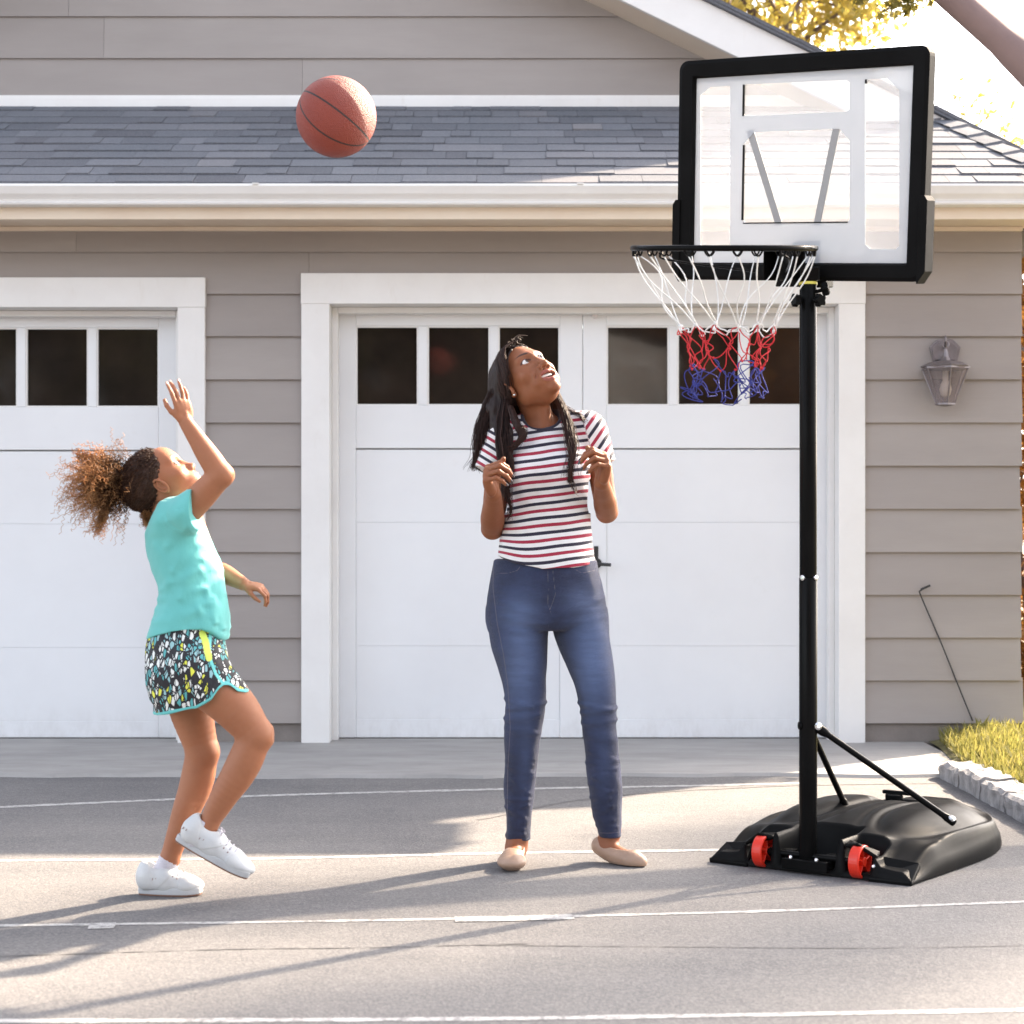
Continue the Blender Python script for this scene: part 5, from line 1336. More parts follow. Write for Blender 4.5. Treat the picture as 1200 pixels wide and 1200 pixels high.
# ballet flats
M_SHOE = simple('beige_leather', (.42, .28, .20), (.34, .22, .155), 14, .42, .15, 90)
def flat(heel, mid, ball, toe, open_c, open_r, open_rot, lo, hi, lab):
    f = Field(lo, hi, .0022)
    heel, mid, ball, toe = map(np.array, (heel, mid, ball, toe))
    f.add(chain([heel, mid, ball, toe], [.0300, .0300, .0345, .0225]), .02)
    f.sub(ell(open_c, open_r, open_rot), .004)
    return f
f = flat((.012, 5.60, .040), (.008, 5.54, .036), (.001, 5.48, .030), (.0, 5.445, .026), (.008, 5.565, .080), (.033, .088, .056), None, (-.06, 5.35, -.01), (.08, 5.68, .12), '')
f.add(ell((-.001, 5.458, .026), (.0445, .055, .024)), .015); f.cut(lambda p: .003 - p[:, 2], (-.1, 5.3, -.02), (.1, 5.7, .02), .003)
v, q = f.mesh(); v, q = keep_big(v, q, 100); mesh_part('shoe', v, q, M_SHOE, woman)
hl_, md_, bl_, to_ = W(704, 991, .01), W(716, 999, -.02), W(738, 1007, -.06), W(750, 1010, -.08)
dr_ = (bl_ - hl_); dr_ /= np.linalg.norm(dr_); Mf = head_frame(dr_, (-dr_[1], dr_[0], 0), (0, 0, 1))
f = flat(hl_, md_, bl_, to_, (hl_ + bl_) / 2 + np.array([0.006, 0, .046]), (.078, .033, .042), Mf, (.20, 5.40, -.02), (.48, 5.68, .14), '')
f.cut(lambda p: .003 - p[:, 2], (.1, 5.3, -.03), (.6, 5.7, .03), .003)
v, q = f.mesh(); v, q = keep_big(v, q, 100); mesh_part('shoe', v, q, M_SHOE, woman)

# hair
b = MB()
def Hl(*a): return HW_.w(a)
hr = np.random.default_rng(21)
f = Field(W(545, 600, -.2), W(690, 385, .22), .003) if False else Field((-.16, 5.42, 1.15), (.26, 5.80, 1.68), .003)
def cap(p):
    qv = HW_.loc(p); d = ell((0, -.022, .043), (.0805, .104, .091))(qv)
    lim = np.interp(qv[:, 2], [-.10, -.045, -.02, 0, .03, .06, .09, .12], [-.055, -.045, -.020, -.014, .028, .044, .058, .055])
    return smax(d, (qv[:, 1] - lim), .006) * HW_.s
cap.lo = HW_.c - .16; cap.hi = HW_.c + .16
f.add(cap, .01)
f.add(rc(W(592, 445, .035), W(583, 480, .03), .040, .042), .04); f.add(rc(W(583, 480, .03), W(577, 520, .015), .041, .026), .03); f.add(rc(W(583, 480, .03), W(592, 510, -.01), .035, .024), .03)
f.add(rc(W(577, 520, .015), W(568, 548, .02), .032, .012), .02); f.add(rc(W(586, 500, .0), W(592, 528, -.05), .034, .016), .02); f.add(rc(W(592, 505, -.035), W(598, 560, -.085), .024, .010), .02)
f.add(rc(W(650, 470, .06), W(664, 500, .03), .022, .026), .02)
v, q = f.mesh(); v, q = keep_big(v, q); v = v + vnormals(v, q) * (wob(v * np.array([1, 1, .25]), 260, 3) * .0016)[:, None]
hv, hq = v, q
CP = []
def lock(pts, rads, n_, out=CP):
    """pts world, rads lateral spread"""
    pts = np.array(pts)
    for _ in range(n_):
        o_ = hr.normal(size=3); o_ /= max(1, np.linalg.norm(o_)); o2 = hr.normal(size=3) * .35
        k_ = hr.uniform(.82, 1.0) if hr.random() < .8 else hr.uniform(.6, .8)
        c_ = catmull(pts + (o_ + o2 * np.linspace(0, 1, len(pts))[:, None]) * np.array(rads)[:, None], 18)
        c_ = c_ + (np.sin(np.arange(18) * .75 + hr.uniform(-.7, .7) + 1.2 * o_[0])[:, None] * np.array([.0055, .003, 0]) * np.linspace(.2, 1, 18)[:, None])
        out.append(c_[:max(6, int(18 * k_))])
# near side of the head: from the parting over the side, behind the ear and down
for t in np.linspace(0, 1, 520):
    yr = .070 - .15 * t; zr = .103 + .028 * math.sin(math.pi * min(1, t * 1.1 + .1)) - .045 * t * t
    root = Hl(.004 + .004 * hr.normal(), yr, zr)
    p1 = Hl(.058, yr * .9 + .004, zr * .70 + .018); p2 = Hl(.0845, yr * .74 - .006 - .02 * t, .032); p3 = Hl(.0845, -.022 - .050 * t, -.025)
    j = hr.normal() * 4
    CP.append([root, p1, p2, p3, W(590 - 8 * t + j * .6 + 2 * hr.normal(), 486 + 4 * hr.normal(), .0 + .03 * t), W(583 - 12 * t + j + 3 * hr.normal(), 516 + 8 * hr.random(), .0 + .02 * t), W(580 - 16 * t + j * 1.5 + 12 * (hr.random() < .3), 548 - 12 * hr.random(), .01)])
for t in np.linspace(0, 1, 90):   # far side
    yr = .066 - .14 * t; zr = .105 + .02 * math.sin(math.pi * t) - .04 * t * t
    CP.append([Hl(-.004, yr, zr), Hl(-.055, yr * .8 - .012, zr * .72 + .02), Hl(-.0855, yr * .5 - .02, .025), Hl(-.080, -.03 - .04 * t, -.04), W(655 + 4 * hr.normal(), 480, .05), W(664 + 3 * hr.normal(), 505, .0)])
lock([W(580, 460, .01), W(569, 490, .01), W(564, 515, .0), W(559, 540, .01), W(556, 552, .01)], [.02, .024, .022, .014, .008], 200)
lock([W(592, 470, -.03), W(589, 500, -.06), W(590, 530, -.10), W(592, 565, -.105), W(594, 590, -.10)], [.014, .022, .018, .013, .009], 220)
lock([W(598, 478, -.05), W(606, 498, -.09), W(613, 507, -.10), W(606, 520, -.11), W(596, 528, -.11)], [.009, .012, .011, .009, .007], 110)
lock([W(590, 520, -.10), W(600, 545, -.115), W(593, 570, -.11), W(599, 600, -.10), W(596, 612, -.10)], [.008, .009, .007, .006, .005], 45)
lock([W(600, 466, .03), W(606, 482, .04), W(612, 500, .03), W(610, 512, -.03)], [.010, .012, .010, .008], 120)
lock([W(652, 462, .02), W(660, 482, -.03), W(667, 500, -.07), W(670, 525, -.115), W(669, 550, -.125), W(668, 570, -.118)], [.010, .014, .013, .011, .008, .005], 220)
lock([W(652, 470, .03), W(668, 482, .01), W(680, 488, -.03), W(688, 495, -.035)], [.008, .008, .007, .004], 30)
lock([W(668, 540, -.125), W(669, 560, -.12), W(673, 576, -.115), W(684, 577, -.11)], [.005, .005, .005, .004], 8)

# baby hairs lit at the hairline
for _ in range(40):
    r_ = Hl(hr.uniform(-.02, .02), .066 + hr.uniform(-.02, .012), .104 + hr.uniform(0, .006)); CP.append([r_, r_ + HW_.M @ np.array([hr.normal() * .008, .006, .012]), r_ + HW_.M @ np.array([hr.normal() * .016, hr.uniform(-.012, .012), .007 * hr.random() + .002])])
for i_ in range(260):   # loose flyaway hairs
    c_ = catmull(np.array(CP[hr.integers(0, len(CP))]), 14); c_ = c_[hr.integers(0, 5):]
    CP.append(c_ + np.linspace(0, 1, len(c_))[:, None] * hr.normal(size=3) * np.array([.012, .012, .008]))
tw = np.array([(math.sin(i_ * .37) * .5 + .5) * .55 for i_ in range(len(CP))]) * .8 + hr.random(len(CP)) * .45
strands(b, CP, .0010, .0005, 22, 3, curl=(.0012, .07), tints=np.clip(tw, 0, 1))
n0 = b.n
hob = mesh_obj('hair', np.concatenate([np.concatenate(b.v), hv]), b.f + (hq + n0).tolist(), M_HW, woman, smooth=True)
a_ = hob.data.attributes.new('tint', 'FLOAT', 'FACE'); a_.data.foreach_set('value', np.array(b.tint + [.15] * len(hq), np.float32))

# ------------------------------------------------------------------ GIRL
GD = 5.03
def G(px, py, dy=0.0):
    q = P(px, py, GD); s_ = (GD + dy) / GD
    return np.array([q[0] * s_, GD + dy, 1 + (q[2] - 1) * s_])
girl = empty('person', (-.95, 5.05, 0), 'girl in turquoise top and patterned shorts reaching up after throwing the ball', 'person')
HG_ = Head(G(194.3, 567.5, .0), head_frame((.012, -.999, .02), (.70, .03, .714), (-.714, .01, .70)), .850, True)
f = Field((-1.10, 4.76, -.01), (-.66, 5.26, 1.48), .0022)
f.add(face_sdf(HG_), .004)
f.add(rc(HG_.w((0, -.030, -.035)), G(199, 604, .0), .044, .044), .03); f.add(rc(HG_.w((0, .012, -.055)), G(210, 602, .0), .030, .032), .03)
f.add(rc(G(200, 612, -.07), G(205, 612, .08), .040, .040), .03)
f.add(ell(G(213, 650, .0), (.072, .095, .12)), .04); f.add(ell(G(222, 710, .0), (.072, .085, .11)), .03); f.add(ell(G(216, 770, .0), (.085, .095, .09)), .03)
# far leg, standing
f.add(chain([G(218, 790, .055), G(224, 832, .055), G(237, 880, .055)], [.070, .061, .0445]), .02)
f.add(chain([G(237, 880, .055), G(230, 918, .06), G(213, 964, .06), G(199, 1006, .06)], [.0445, .0470, .0355, .0262], 18), .012)
f.add(ell(G(244, 884, .045), (.026, .03, .03)), .02)
f.add(rc(G(199, 1008, .06), G(185, 1028, .06), .026, .024), .015); f.add(rc(G(190, 1028, .06), G(222, 1034, .06), .024, .018), .015)
# near leg, lifted
f.add(chain([G(225, 785, -.06), G(270, 824, -.07), G(300, 860, -.075)], [.075, .064, .0465]), .02)
f.add(ell(G(307, 863, -.075), (.030, .034, .032)), .025)
f.add(chain([G(299, 863, -.075), G(284, 898, -.07), G(262, 934, -.065), G(244, 966, -.06)], [.0455, .0480, .0375, .0262], 18), .012)
f.add(rc(G(243, 968, -.06), G(226, 984, -.06), .027, .024), .015); f.add(rc(G(232, 984, -.06), G(272, 1010, -.06), .024, .018), .015)
# near arm up
S1, S2, S3 = G(212, 606, -.10), G(259, 557, -.15), G(218, 495, -.15)
m_ = S1 + (S2 - S1) * .5
f.add(chain([S1, m_, S2], [.042, .0385, .0325]), .02); f.add(chain([S2, S2 + (S3 - S2) * .3, S2 + (S3 - S2) * .65, S3], [.0325, .0315, .0260, .0195]), .010)
f.add(ell(G(263, 556, -.15), (.024, .024, .022)), .014)
tg1 = hand(f, S3, (-.20, -.05, .97), (-.45, .65, -.20), .120, [(.12, .22, .12), (.2, .35, .2), (.10, .25, .12), (.30, .35, .2)], (.10, .02, -.10, -.24), (.62, .75, .25), (.5, -.8, 0))
# far arm hanging
T1, T2, T3 = G(222, 610, .11), G(247, 664, .13), G(285, 684, .06)
f.add(chain([T1, T2, T2 + (T3 - T2) * .4, T3], [.040, .031, .0285, .0190]), .02)
tg2 = hand(f, T3, (.95, -.15, -.22), (-.15, .30, -.95), .112, [(.55, .75, .4), (.6, .8, .4), (.65, .8, .4), (.7, .7, .4)], (.05, .0, -.04, -.08), (.5, .85, .5), (0, -1, .1))
v, q = f.mesh(); v, q = keep_big(v, q); del f
v = v + vnormals(v, q) * (wob(v, 60, 6) * .0005)[:, None]
pc, pw = paint_head(v, HG_, (.46, .155, .125), (.02, .008, .005), lipk=.8)
mesh_part('body', v, q, M_SKG, girl, paint=pc, paintw=pw)
eyes(HG_, girl, (0, .97, .12))
nail_mesh(tg1[:4], girl, simple('natural_nail', (.62, .38, .30), (.6, .36, .28), 10, .3))

# turquoise top
f = Field((-1.09, 4.82, .58), (-.70, 5.22, 1.14), .0024)
gr = [(596, 196, 222, .0, .07), (604, 186, 230, .0, .105), (613, 177, 238, .0, .120), (625, 172, 244, .0, .122), (640, 172, 251, .0, .118), (655, 174.5, 256.5, .0, .114), (670, 179, 260.5, .0, .108), (685, 185, 263.5, .0, .104), (698, 188, 266, .0, .104), (710, 186, 268, .0, .108), (722, 181, 269, .0, .114), (735, 176, 268.5, .0, .120), (752, 172, 266, .0, .124)]
f.add(loft(gr, G, 2.1), .01)
f.add(rc(G(204, 605, -.085), G(222, 600, -.125), .054, .049), .035); f.add(rc(G(205, 605, .085), G(226, 640, .12), .052, .047), .035); f.add(rc(G(222, 600, -.125), G(236, 585, -.14), .048, .044), .02)
f.cut(lambda p: plane(G(228.0, 598, -.12), (.93, -.12, .22))(p), G(222, 626, -.2), G(290, 560, -.075), .004)
f.cut(lambda p: plane(G(232, 655, .12), (.4, .1, -.9))(p), G(215, 700, .09), G(290, 640, .25), .004)
ghem = [(165, 750), (173, 749), (190, 743), (211, 738), (243, 735), (252, 738), (262, 748), (270, 750)]
f.cut(lambda p: interp_y(p, G, ghem) - p[:, 2], G(140, 780, -.2), G(300, 725, .25), .003)
f.sub(ell(G(206, 588, .0), (.060, .062, .050)), .005)
v, q = f.mesh(); v, q = keep_big(v, q); del f
segs = [(232, 618, 205, 640, 6, 3), (236, 626, 212, 668, 6, 3.5), (240, 640, 222, 700, 6, 3), (190, 640, 205, 680, 7, 2.5), (196, 690, 240, 668, 6, 3), (192, 702, 245, 690, 6, 3.5), (188, 714, 250, 706, 7, 3), (186, 728, 240, 716, 6, 3), (255, 700, 264, 735, 4, 3.5), (248, 690, 256, 728, 4, 3.5), (240, 712, 262, 744, 5, 3), (208, 612, 226, 602, 5, 2), (180, 628, 196, 612, 6, 1.5), (243, 655, 257, 668, 5, 2)]
N_ = vnormals(v, q); v = v + N_ * (1.7 * folds(v, segs, G) + wob(v, 42, 12) * .0018 + wob(v, 100, 14) * .0006)[:, None]
n = NT('turquoise_jersey'); co_ = n.obj()
c = n.mix(n.noise(co_, 10, 5), (.13, .52, .50), (.17, .60, .57))
p_ = n.pbr(c, .75, Normal=n.bump(n.math('ADD', n.noise(co_, 300, 3), n.math('MULTIPLY', n.noise(n.mapped(co_, (2, 1, 1), (0, R(30), 0)), 16, 4), 6.0)), .22, .003)); p_.inputs['Sheen Weight'].default_value = .2
tl = n.n('ShaderNodeBsdfTranslucent', Color=c); mx = n.n('ShaderNodeMixShader', i0=.15, i1=p_.outputs[0], i2=tl.outputs[0]); n.link(mx.outputs[0], n.out.inputs[0])
mesh_part('turquoise_top', v, q, n.m, girl)

# shorts
f = Field((-1.10, 4.84, .42), (-.66, 5.22, .80), .0022)
gs = [(728, 182, 262, .0, .108), (742, 176, 263, .0, .112), (755, 173, 262, .0, .118), (770, 172, 266, .0, .124), (785, 173.5, 270, .0, .126), (800, 175, 274, .0, .124), (815, 178, 270, .0, .118)]
f.add(loft(gs, G, 2.2), .01)
f.add(rc(G(216, 790, .055), G(214, 845, .055), .088, .083), .02)
f.add(rc(G(228, 782, -.06), G(262, 828, -.072), .088, .084), .025)
f.add(rc(G(206, 795, -.05), G(218, 845, -.055), .078, .074), .03)
shem = [(150, 842), (180, 838), (210, 831), (240, 825), (258, 815), (266, 803), (273, 797), (279, 800), (286, 806), (294, 808), (310, 808)]
f.cut(lambda p: interp_y(p, G, shem) - p[:, 2], G(120, 900, -.25), G(330, 790, .3), .003)
v, q = f.mesh(); v, q = keep_big(v, q); del f
segs = [(255, 745, 262, 790, 5, 3), (180, 780, 215, 800, 7, 2.5), (190, 815, 240, 800, 6, 2.5), (215, 750, 240, 790, 7, 2), (178, 750, 186, 800, 6, 1.5)]
N_ = vnormals(v, q); v = v + N_ * (folds(v, segs, G) + wob(v, 50, 15) * .0015)[:, None]
hemd = v[:, 2] - interp_y(v, G, shem)
wst = np.zeros(len(v))
def segdG(pts):
    d = np.full(len(v), 9.)
    for (x1, y1), (x2, y2) in zip(pts[:-1], pts[1:]):
        a = G(x1, y1)[[0, 2]]; c_ = G(x2, y2)[[0, 2]]; ab = c_ - a; qv = v[:, [0, 2]]; t = np.clip(((qv - a) @ ab) / (ab @ ab), 0, 1); d = np.minimum(d, np.linalg.norm(qv - a - t[:, None] * ab, axis=1))
    return d
side = segdG([(252, 740), (254, 765), (262, 785), (271, 797)])
yel = (segdG([(244, 740), (249, 752), (254, 768)]) < .008) * 1.0
n = NT('printed_shorts'); co_ = n.obj()
def bits(rot, sc, off):
    mp = n.n('ShaderNodeMapping', Vector=co_, Rotation=(0, R(rot), 0), Scale=(sc * 1.0, sc * .5, sc * .42), Location=(off, off, off)).outputs[0]
    vo = n.n('ShaderNodeTexVoronoi', Vector=mp, Scale=1.0, Randomness=.85); de = n.n('ShaderNodeTexVoronoi', _feature='DISTANCE_TO_EDGE', Vector=mp, Scale=1.0, Randomness=.85)
    return vo.outputs['Color'], de.outputs['Distance']
c1, d1 = bits(35, 98, 0); c2, d2 = bits(-15, 60, 7)
r1 = n.n('ShaderNodeSeparateColor', i0=c1).outputs; 
colr = n.ramp(r1[0], [(0, (.75, .78, .76)), (.36, (.10, .40, .42)), (.58, (.30, .52, .55)), (.74, (.02, .02, .025)), (.90, (.70, .72, .08))], 'CONSTANT')
msk = n.math('MULTIPLY', n.math('GREATER_THAN', d1, .11), n.math('GREATER_THAN', d2, .045))
c = n.mix(msk, (.014, .013, .018), colr)
c = n.mix(n.math('LESS_THAN', n.attr('hemd'), .0085), c, (.13, .52, .52)); c = n.mix(n.math('LESS_THAN', n.attr('sided'), .0035), c, (.16, .58, .56)); c = n.mix(n.attr('yellow'), c, (.62, .75, .12))
n.pbr(c, .7, Normal=n.bump(n.noise(co_, 28, 4), .35, .006))
mesh_part('printed_shorts', v, q, n.m, girl, hemd=hemd, sided=side, yellow=yel)

# socks and sneakers
M_SOCK = simple('white_sock', (.68, .66, .72), (.60, .58, .64), 20, .9, .5, 300)
M_SNK = simple('white_leather', (.60, .61, .61), (.52, .53, .54), 12, .4, .12, 70)
M_SOLE = simple('rubber_sole', (.52, .53, .54), (.45, .46, .47), 12, .55, .1)
M_OUT = simple('brown_outsole', (.23, .12, .08), (.18, .09, .06), 20, .7, .3)
M_PRT = simple('bird_print', (.45, .28, .26), (.25, .25, .24), 200, .6)
def sneaker(heel, toe, up, sock_a, sock_b, wid=.036):
    heel, toe = np.array(heel), np.array(toe); a = toe - heel; L_ = np.linalg.norm(a); a /= L_; up = np.array(up, float); up -= a * (a @ up); up /= np.linalg.norm(up); s_ = np.cross(up, a)
    M = np.array([a, s_, up]).T; T_ = lambda x, y, z: heel + M @ np.array([x, y, z]); k = L_ / .19
    lo = np.minimum(heel, toe) - .11; hi = np.maximum(heel, toe) + .13
    sk = Field(lo, hi, .0022); sk.add(rc(sock_a, sock_b, .0305, .031), .01); sk.add(rc(sock_b, T_(.05 * k, 0, .04), .031, .028), .015)
    sk.cut(plane(np.array(sock_a), np.array(sock_a) - np.array(sock_b)), lo, hi, .003)
    v, q = sk.mesh(); v, q = keep_big(v, q, 100); v = v + vnormals(v, q) * (np.sin(v[:, 2] * 900) * .0003)[:, None]; mesh_part('sock', v, q, M_SOCK, girl)
    f = Field(lo, hi, .0020)
    f.add(rc(T_(.032 * k, 0, .040), T_(.085 * k, 0, .036), .033, .033), .02); f.add(rc(T_(.034 * k, 0, .060), T_(.075 * k, 0, .056), .029, .026), .02)
    f.add(rc(T_(.085 * k, 0, .038), T_(.135 * k, .003, .028), .032, .031), .02); f.add(ell(T_(.148 * k, .003, .026), (.046 * k, .036, .022), M), .02)
    f.add(rc(T_(.030 * k, 0, .075), T_(.028 * k, 0, .055), .024, .028), .015)
    f.sub(ell(T_(.052 * k, 0, .092), (.036, .024, .034), M), .004)
    f.cut(lambda p: .013 - (p - heel) @ up, lo, hi, .002)
    f.cut(lambda p: np.abs((p - heel) @ s_) - (wid + .003), lo, hi, .008)
    v, q = f.mesh(); v, q = keep_big(v, q, 100); N_ = vnormals(v, q); l_ = (v - heel) @ M; lx, lz = l_[:, 0] / k, l_[:, 2]
    ov = sstep(-.0012, .0012, lz - (.020 + .9 * np.clip(lx - .062, 0, 1))) * .0014 + sstep(-.001, .001, (.048 - lx) - .25 * (lz - .04)) * .0012 + sstep(-.001, .001, lx - .142 + .5 * np.abs(l_[:, 1])) * .0010
    v = v + N_ * (ov + wob(v, 70, 41) * .0006)[:, None]
    sh = mesh_part('shoe', v, q, M_SNK, girl); ORG[sh] = ORG[girl]
    # sole: outline extruded
    t_ = np.linspace(0, 2 * math.pi, 61)[:-1]
    xx = L_ / 2 * (1 - np.cos(t_)); hwv = wid * (.82 + .22 * np.sin(np.clip((xx / L_ - .35) * 2.2, -1, 1) * 1.2)); yy = np.sign(np.sin(t_)) * np.abs(np.sin(t_)) ** .45 * hwv
    b = MB(); rings = []
    for z, e in ((.004, .985), (.006, 1.0), (.018, 1.0), (.0215, .985), (.0225, .93)):
        rings.append([T_(L_ / 2 + (x - L_ / 2) * e, y * e, z + .006 * max(0, (x / L_ - .8)) * 4 * .5) for x, y in zip(xx, yy)])
    V = [p for r_ in rings for p in r_]; b.add(V, [(i * 60 + k_, i * 60 + (k_ + 1) % 60, (i + 1) * 60 + (k_ + 1) % 60, (i + 1) * 60 + k_) for i in range(4) for k_ in range(60)] + [tuple(range(60)), tuple(240 + k_ for k_ in range(60))[::-1]])
    b.build('sole', M_SOLE, sh, smooth=False)
    b = MB(); r0 = [T_(L_ / 2 + (x - L_ / 2) * .98, y * .98, .000 + .006 * max(0, (x / L_ - .8)) * 2) for x, y in zip(xx, yy)]; r1 = [T_(L_ / 2 + (x - L_ / 2) * .98, y * .98, .0038 + .006 * max(0, (x / L_ - .8)) * 2) for x, y in zip(xx, yy)]
    b.add(r0 + r1, [(k_, (k_ + 1) % 60, 60 + (k_ + 1) % 60, 60 + k_) for k_ in range(60)] + [tuple(range(60)), tuple(60 + k_ for k_ in range(60))[::-1]]); b.build('outsole', M_OUT, sh)
    b = MB()
    for i in range(5):
        x = (.086 + .0125 * i) * k; z = (.0825, .0745, .0690, .0645, .0600)[i]
        b.tube(catmull([T_(x - .002, -.019, z - .010), T_(x, -.008, z), T_(x + .001, .008, z), T_(x + .002, .019, z - .010)], 8), .0022, 6)
        if i == 0:
            for sg in (-1, 1): b.tube(catmull([T_(x, 0, z + .002), T_(x - .008, sg * .014, z + .006), T_(x + .006, sg * .022, z - .002), T_(x + .004, sg * .004, z + .002)], 10), .0018, 5)
    b.build('laces', M_SOCK, sh, smooth=True)
    b = MB()   # small printed marks round the collar
    for i in range(7):
        x = (.006 + .009 * i) * k; c_ = T_(x, -.0, .058); 
        pass
        for sg in (-1, 1):
            b = MB(); b.obox(T_(x, sg * (.0335 if i > 1 else .026 + .006 * i), .050 + .002 * math.sin(i * 2)), M @ np.array([.0013, 0, 0]), M @ np.array([0, .0022, 0]), M @ np.array([.0005, 0, .0032])); b.build('print', M_PRT, sh)
    for i in range(4):
        for sg in (-1, 1):
            b = MB(); b.cyl(T_((.084 + .0125 * i) * k, sg * .0225, .0620 - .0055 * i), T_((.084 + .0125 * i) * k, sg * .0290, .0670 - .0055 * i), .0020, sides=8); b.build('eyelet', M_PRT, sh)
sneaker((G(163, 1048, .06)[0], 5.085, .001), (G(238, 1046, .06)[0] - .0, 5.075, .001), (0, 0, 1), G(199, 1006, .06), G(190, 1026, .06))
sneaker(G(205, 984, -.06), G(291, 1030, -.06), (.5, -.12, 1), G(241, 961, -.06), G(231, 982, -.06))

# hair: tight cap and a big curly tail
f = Field((-1.12, 4.90, 1.02), (-.90, 5.16, 1.32), .0024)
def capg(p):
    qv = HG_.loc(p); d = ell((0, -.022, .042), (.0815, .106, .094))(qv)
    lim = np.interp(qv[:, 2], [-.10, -.06, -.035, .012, .022, .034, .05, .07, .095, .13], [-.085, -.060, -.030, -.022, .0, .030, .042, .047, .056, .05])
    return smax(d, qv[:, 1] - lim, .008) * HG_.s
capg.lo = HG_.c - .14; capg.hi = HG_.c + .14
f.add(capg, .01); f.add(ell(G(149, 566, .0), (.035, .035, .035)), .03)
v, q = f.mesh(); v, q = keep_big(v, q); N_ = vnormals(v, q)
v = v + N_ * (np.abs(wob(v, 330, 8)) * .0028 + wob(v, 150, 18) * .0018)[:, None]
hv, hq = v, q
b = MB(); CP = []
tie = G(146, 566, .0)
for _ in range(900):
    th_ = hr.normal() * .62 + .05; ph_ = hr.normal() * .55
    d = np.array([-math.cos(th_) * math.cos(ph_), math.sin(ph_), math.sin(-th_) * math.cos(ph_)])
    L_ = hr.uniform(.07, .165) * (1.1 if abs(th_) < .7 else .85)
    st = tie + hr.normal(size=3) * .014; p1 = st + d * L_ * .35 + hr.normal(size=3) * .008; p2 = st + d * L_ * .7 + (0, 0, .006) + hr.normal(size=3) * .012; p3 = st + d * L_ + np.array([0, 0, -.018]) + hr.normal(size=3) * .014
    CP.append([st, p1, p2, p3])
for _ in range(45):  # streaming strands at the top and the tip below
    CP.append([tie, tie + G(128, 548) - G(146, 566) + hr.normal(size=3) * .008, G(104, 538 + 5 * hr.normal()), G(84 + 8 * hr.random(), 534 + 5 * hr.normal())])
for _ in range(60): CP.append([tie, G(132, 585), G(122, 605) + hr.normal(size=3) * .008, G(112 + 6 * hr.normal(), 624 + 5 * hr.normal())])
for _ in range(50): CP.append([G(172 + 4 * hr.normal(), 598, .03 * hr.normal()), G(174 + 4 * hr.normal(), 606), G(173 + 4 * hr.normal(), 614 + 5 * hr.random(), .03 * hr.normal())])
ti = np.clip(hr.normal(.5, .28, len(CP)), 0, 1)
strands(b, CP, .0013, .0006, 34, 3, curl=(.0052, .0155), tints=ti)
ntail = len(b.tint)
# surface curls on the cap
CP = []
for _ in range(1300):
    d = hr.normal(size=3); d /= np.linalg.norm(d); r_ = np.array([.0825, .107, .095]); p0 = np.array([0, -.022, .042]) + d * r_
    lim = np.interp(p0[2], [-.10, -.06, -.035, .012, .022, .034, .05, .07, .095, .13], [-.085, -.060, -.030, -.024, .0, .030, .042, .047, .056, .05])
    if p0[1] > lim + .003 or p0[2] < -.045: continue
    back = np.array([0, -.118, .02]) - p0; back -= d * (back @ d); back /= max(1e-6, np.linalg.norm(back))
    l_ = hr.uniform(.018, .045)
    CP.append([HG_.w(p0 + d * .001), HG_.w(p0 + back * l_ * .5 + d * (.004 + .003 * hr.random())), HG_.w(p0 + back * l_ + d * (-.001 + .004 * hr.random()))])
for _ in range(160):
    x = hr.uniform(-.06, .06); p0 = np.array([x, hr.uniform(.0, .05), .105 - .3 * abs(x)]); CP.append([HG_.w(p0), HG_.w(p0 + (0, -.01, .016 * hr.random() + .006)), HG_.w(p0 + (hr.normal() * .01, -.03, .012))])
strands(b, CP, .0012, .0006, 14, 3, curl=(.0028, .012), tints=np.clip(hr.normal(.25, .25, len(CP)), 0, 1))
n0 = b.n
mats_ = [M_HG, M_HGC]
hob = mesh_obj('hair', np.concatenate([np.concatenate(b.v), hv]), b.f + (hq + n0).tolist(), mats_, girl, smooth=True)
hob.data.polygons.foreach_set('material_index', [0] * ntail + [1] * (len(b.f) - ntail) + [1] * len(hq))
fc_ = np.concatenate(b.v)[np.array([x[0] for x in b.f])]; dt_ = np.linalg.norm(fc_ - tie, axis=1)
tn_ = np.array(b.tint); tn_[:ntail] = np.clip(.05 + .85 * sstep(.045, .155, dt_[:ntail]) + (tn_[:ntail] - .5) * .5, 0, 1)  # tail tint rises away from the tie, painting in its sunlit outer edge
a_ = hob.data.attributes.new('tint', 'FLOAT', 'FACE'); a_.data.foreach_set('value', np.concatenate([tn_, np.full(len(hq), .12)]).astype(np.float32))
b = MB(); b.tube([G(147, 566) + .026 * np.array([.25 * math.cos(a), math.sin(a), math.cos(a)]) for a in np.linspace(0, 2 * math.pi, 25)[:-1]], .004, 8, closed=True); b.build('hair_tie', M_HGC, girl, smooth=True)
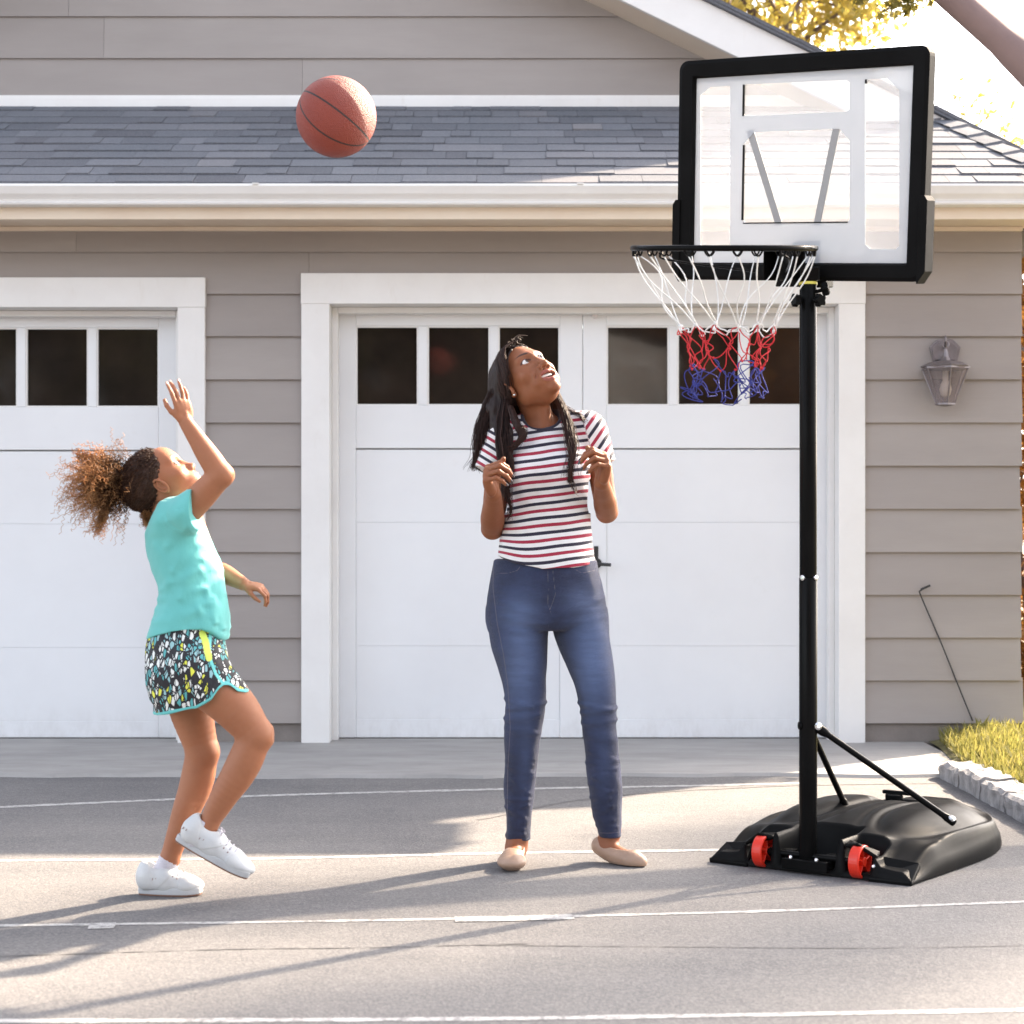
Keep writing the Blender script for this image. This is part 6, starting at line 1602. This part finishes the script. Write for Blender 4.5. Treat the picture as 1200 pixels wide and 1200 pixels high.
# ================================================================== CAMERA AND LIGHT
cam = bpy.data.cameras.new('camera'); co = bpy.data.objects.new('camera', cam); COL.objects.link(co); scene.camera = co
co.location = (0, 0, 1.0); co.rotation_euler = (R(90), 0, 0)
cam.sensor_width = 36; cam.lens = 36 * F / 1200; cam.shift_y = 35 / 1200; cam.clip_end = 500; cam.clip_start = .05
cam.dof.use_dof = True; cam.dof.focus_distance = 6.2; cam.dof.aperture_fstop = 5.0
SUN_H = np.array([.76, .65]); SUN_E = R(34)
w = bpy.data.worlds.new('World'); scene.world = w; w.use_nodes = True
nt = w.node_tree; nt.nodes.clear(); out = nt.nodes.new('ShaderNodeOutputWorld'); bg = nt.nodes.new('ShaderNodeBackground'); sky = nt.nodes.new('ShaderNodeTexSky')
sky.sky_type = 'NISHITA'; sky.sun_disc = False; sky.sun_elevation = SUN_E; sky.sun_rotation = math.atan2(SUN_H[0], SUN_H[1]); sky.dust_density = 2.5; sky.air_density = .7; sky.ozone_density = .3
bg.inputs[1].default_value = .15
hs = nt.nodes.new('ShaderNodeHueSaturation'); hs.inputs['Saturation'].default_value = .50
nt.links.new(sky.outputs[0], hs.inputs['Color']); wm = nt.nodes.new('ShaderNodeMix'); wm.data_type = 'RGBA'; wm.blend_type = 'MULTIPLY'; wm.inputs[0].default_value = 1; wm.inputs[7].default_value = (1.04, 1.0, .95, 1)
nt.links.new(hs.outputs[0], wm.inputs[6]); nt.links.new(wm.outputs[2], bg.inputs[0]); nt.links.new(bg.outputs[0], out.inputs[0])
sl = bpy.data.lights.new('sun', 'SUN'); sl.energy = 4.4; sl.angle = R(.9); sl.color = (1, .82, .62)
so = bpy.data.objects.new('sun', sl); COL.objects.link(so); so.location = (6, 6, 8)
dirv = Vector((SUN_H[0] * math.cos(SUN_E), SUN_H[1] * math.cos(SUN_E), math.sin(SUN_E)))
so.rotation_euler = dirv.to_track_quat('Z', 'Y').to_euler()
scene.view_settings.view_transform = 'Standard'; scene.view_settings.look = 'None'; scene.view_settings.exposure = 2.38; scene.view_settings.gamma = 1
scene.cycles.max_bounces = 8; scene.cycles.transparent_max_bounces = 12
scene.cycles.use_denoising = True
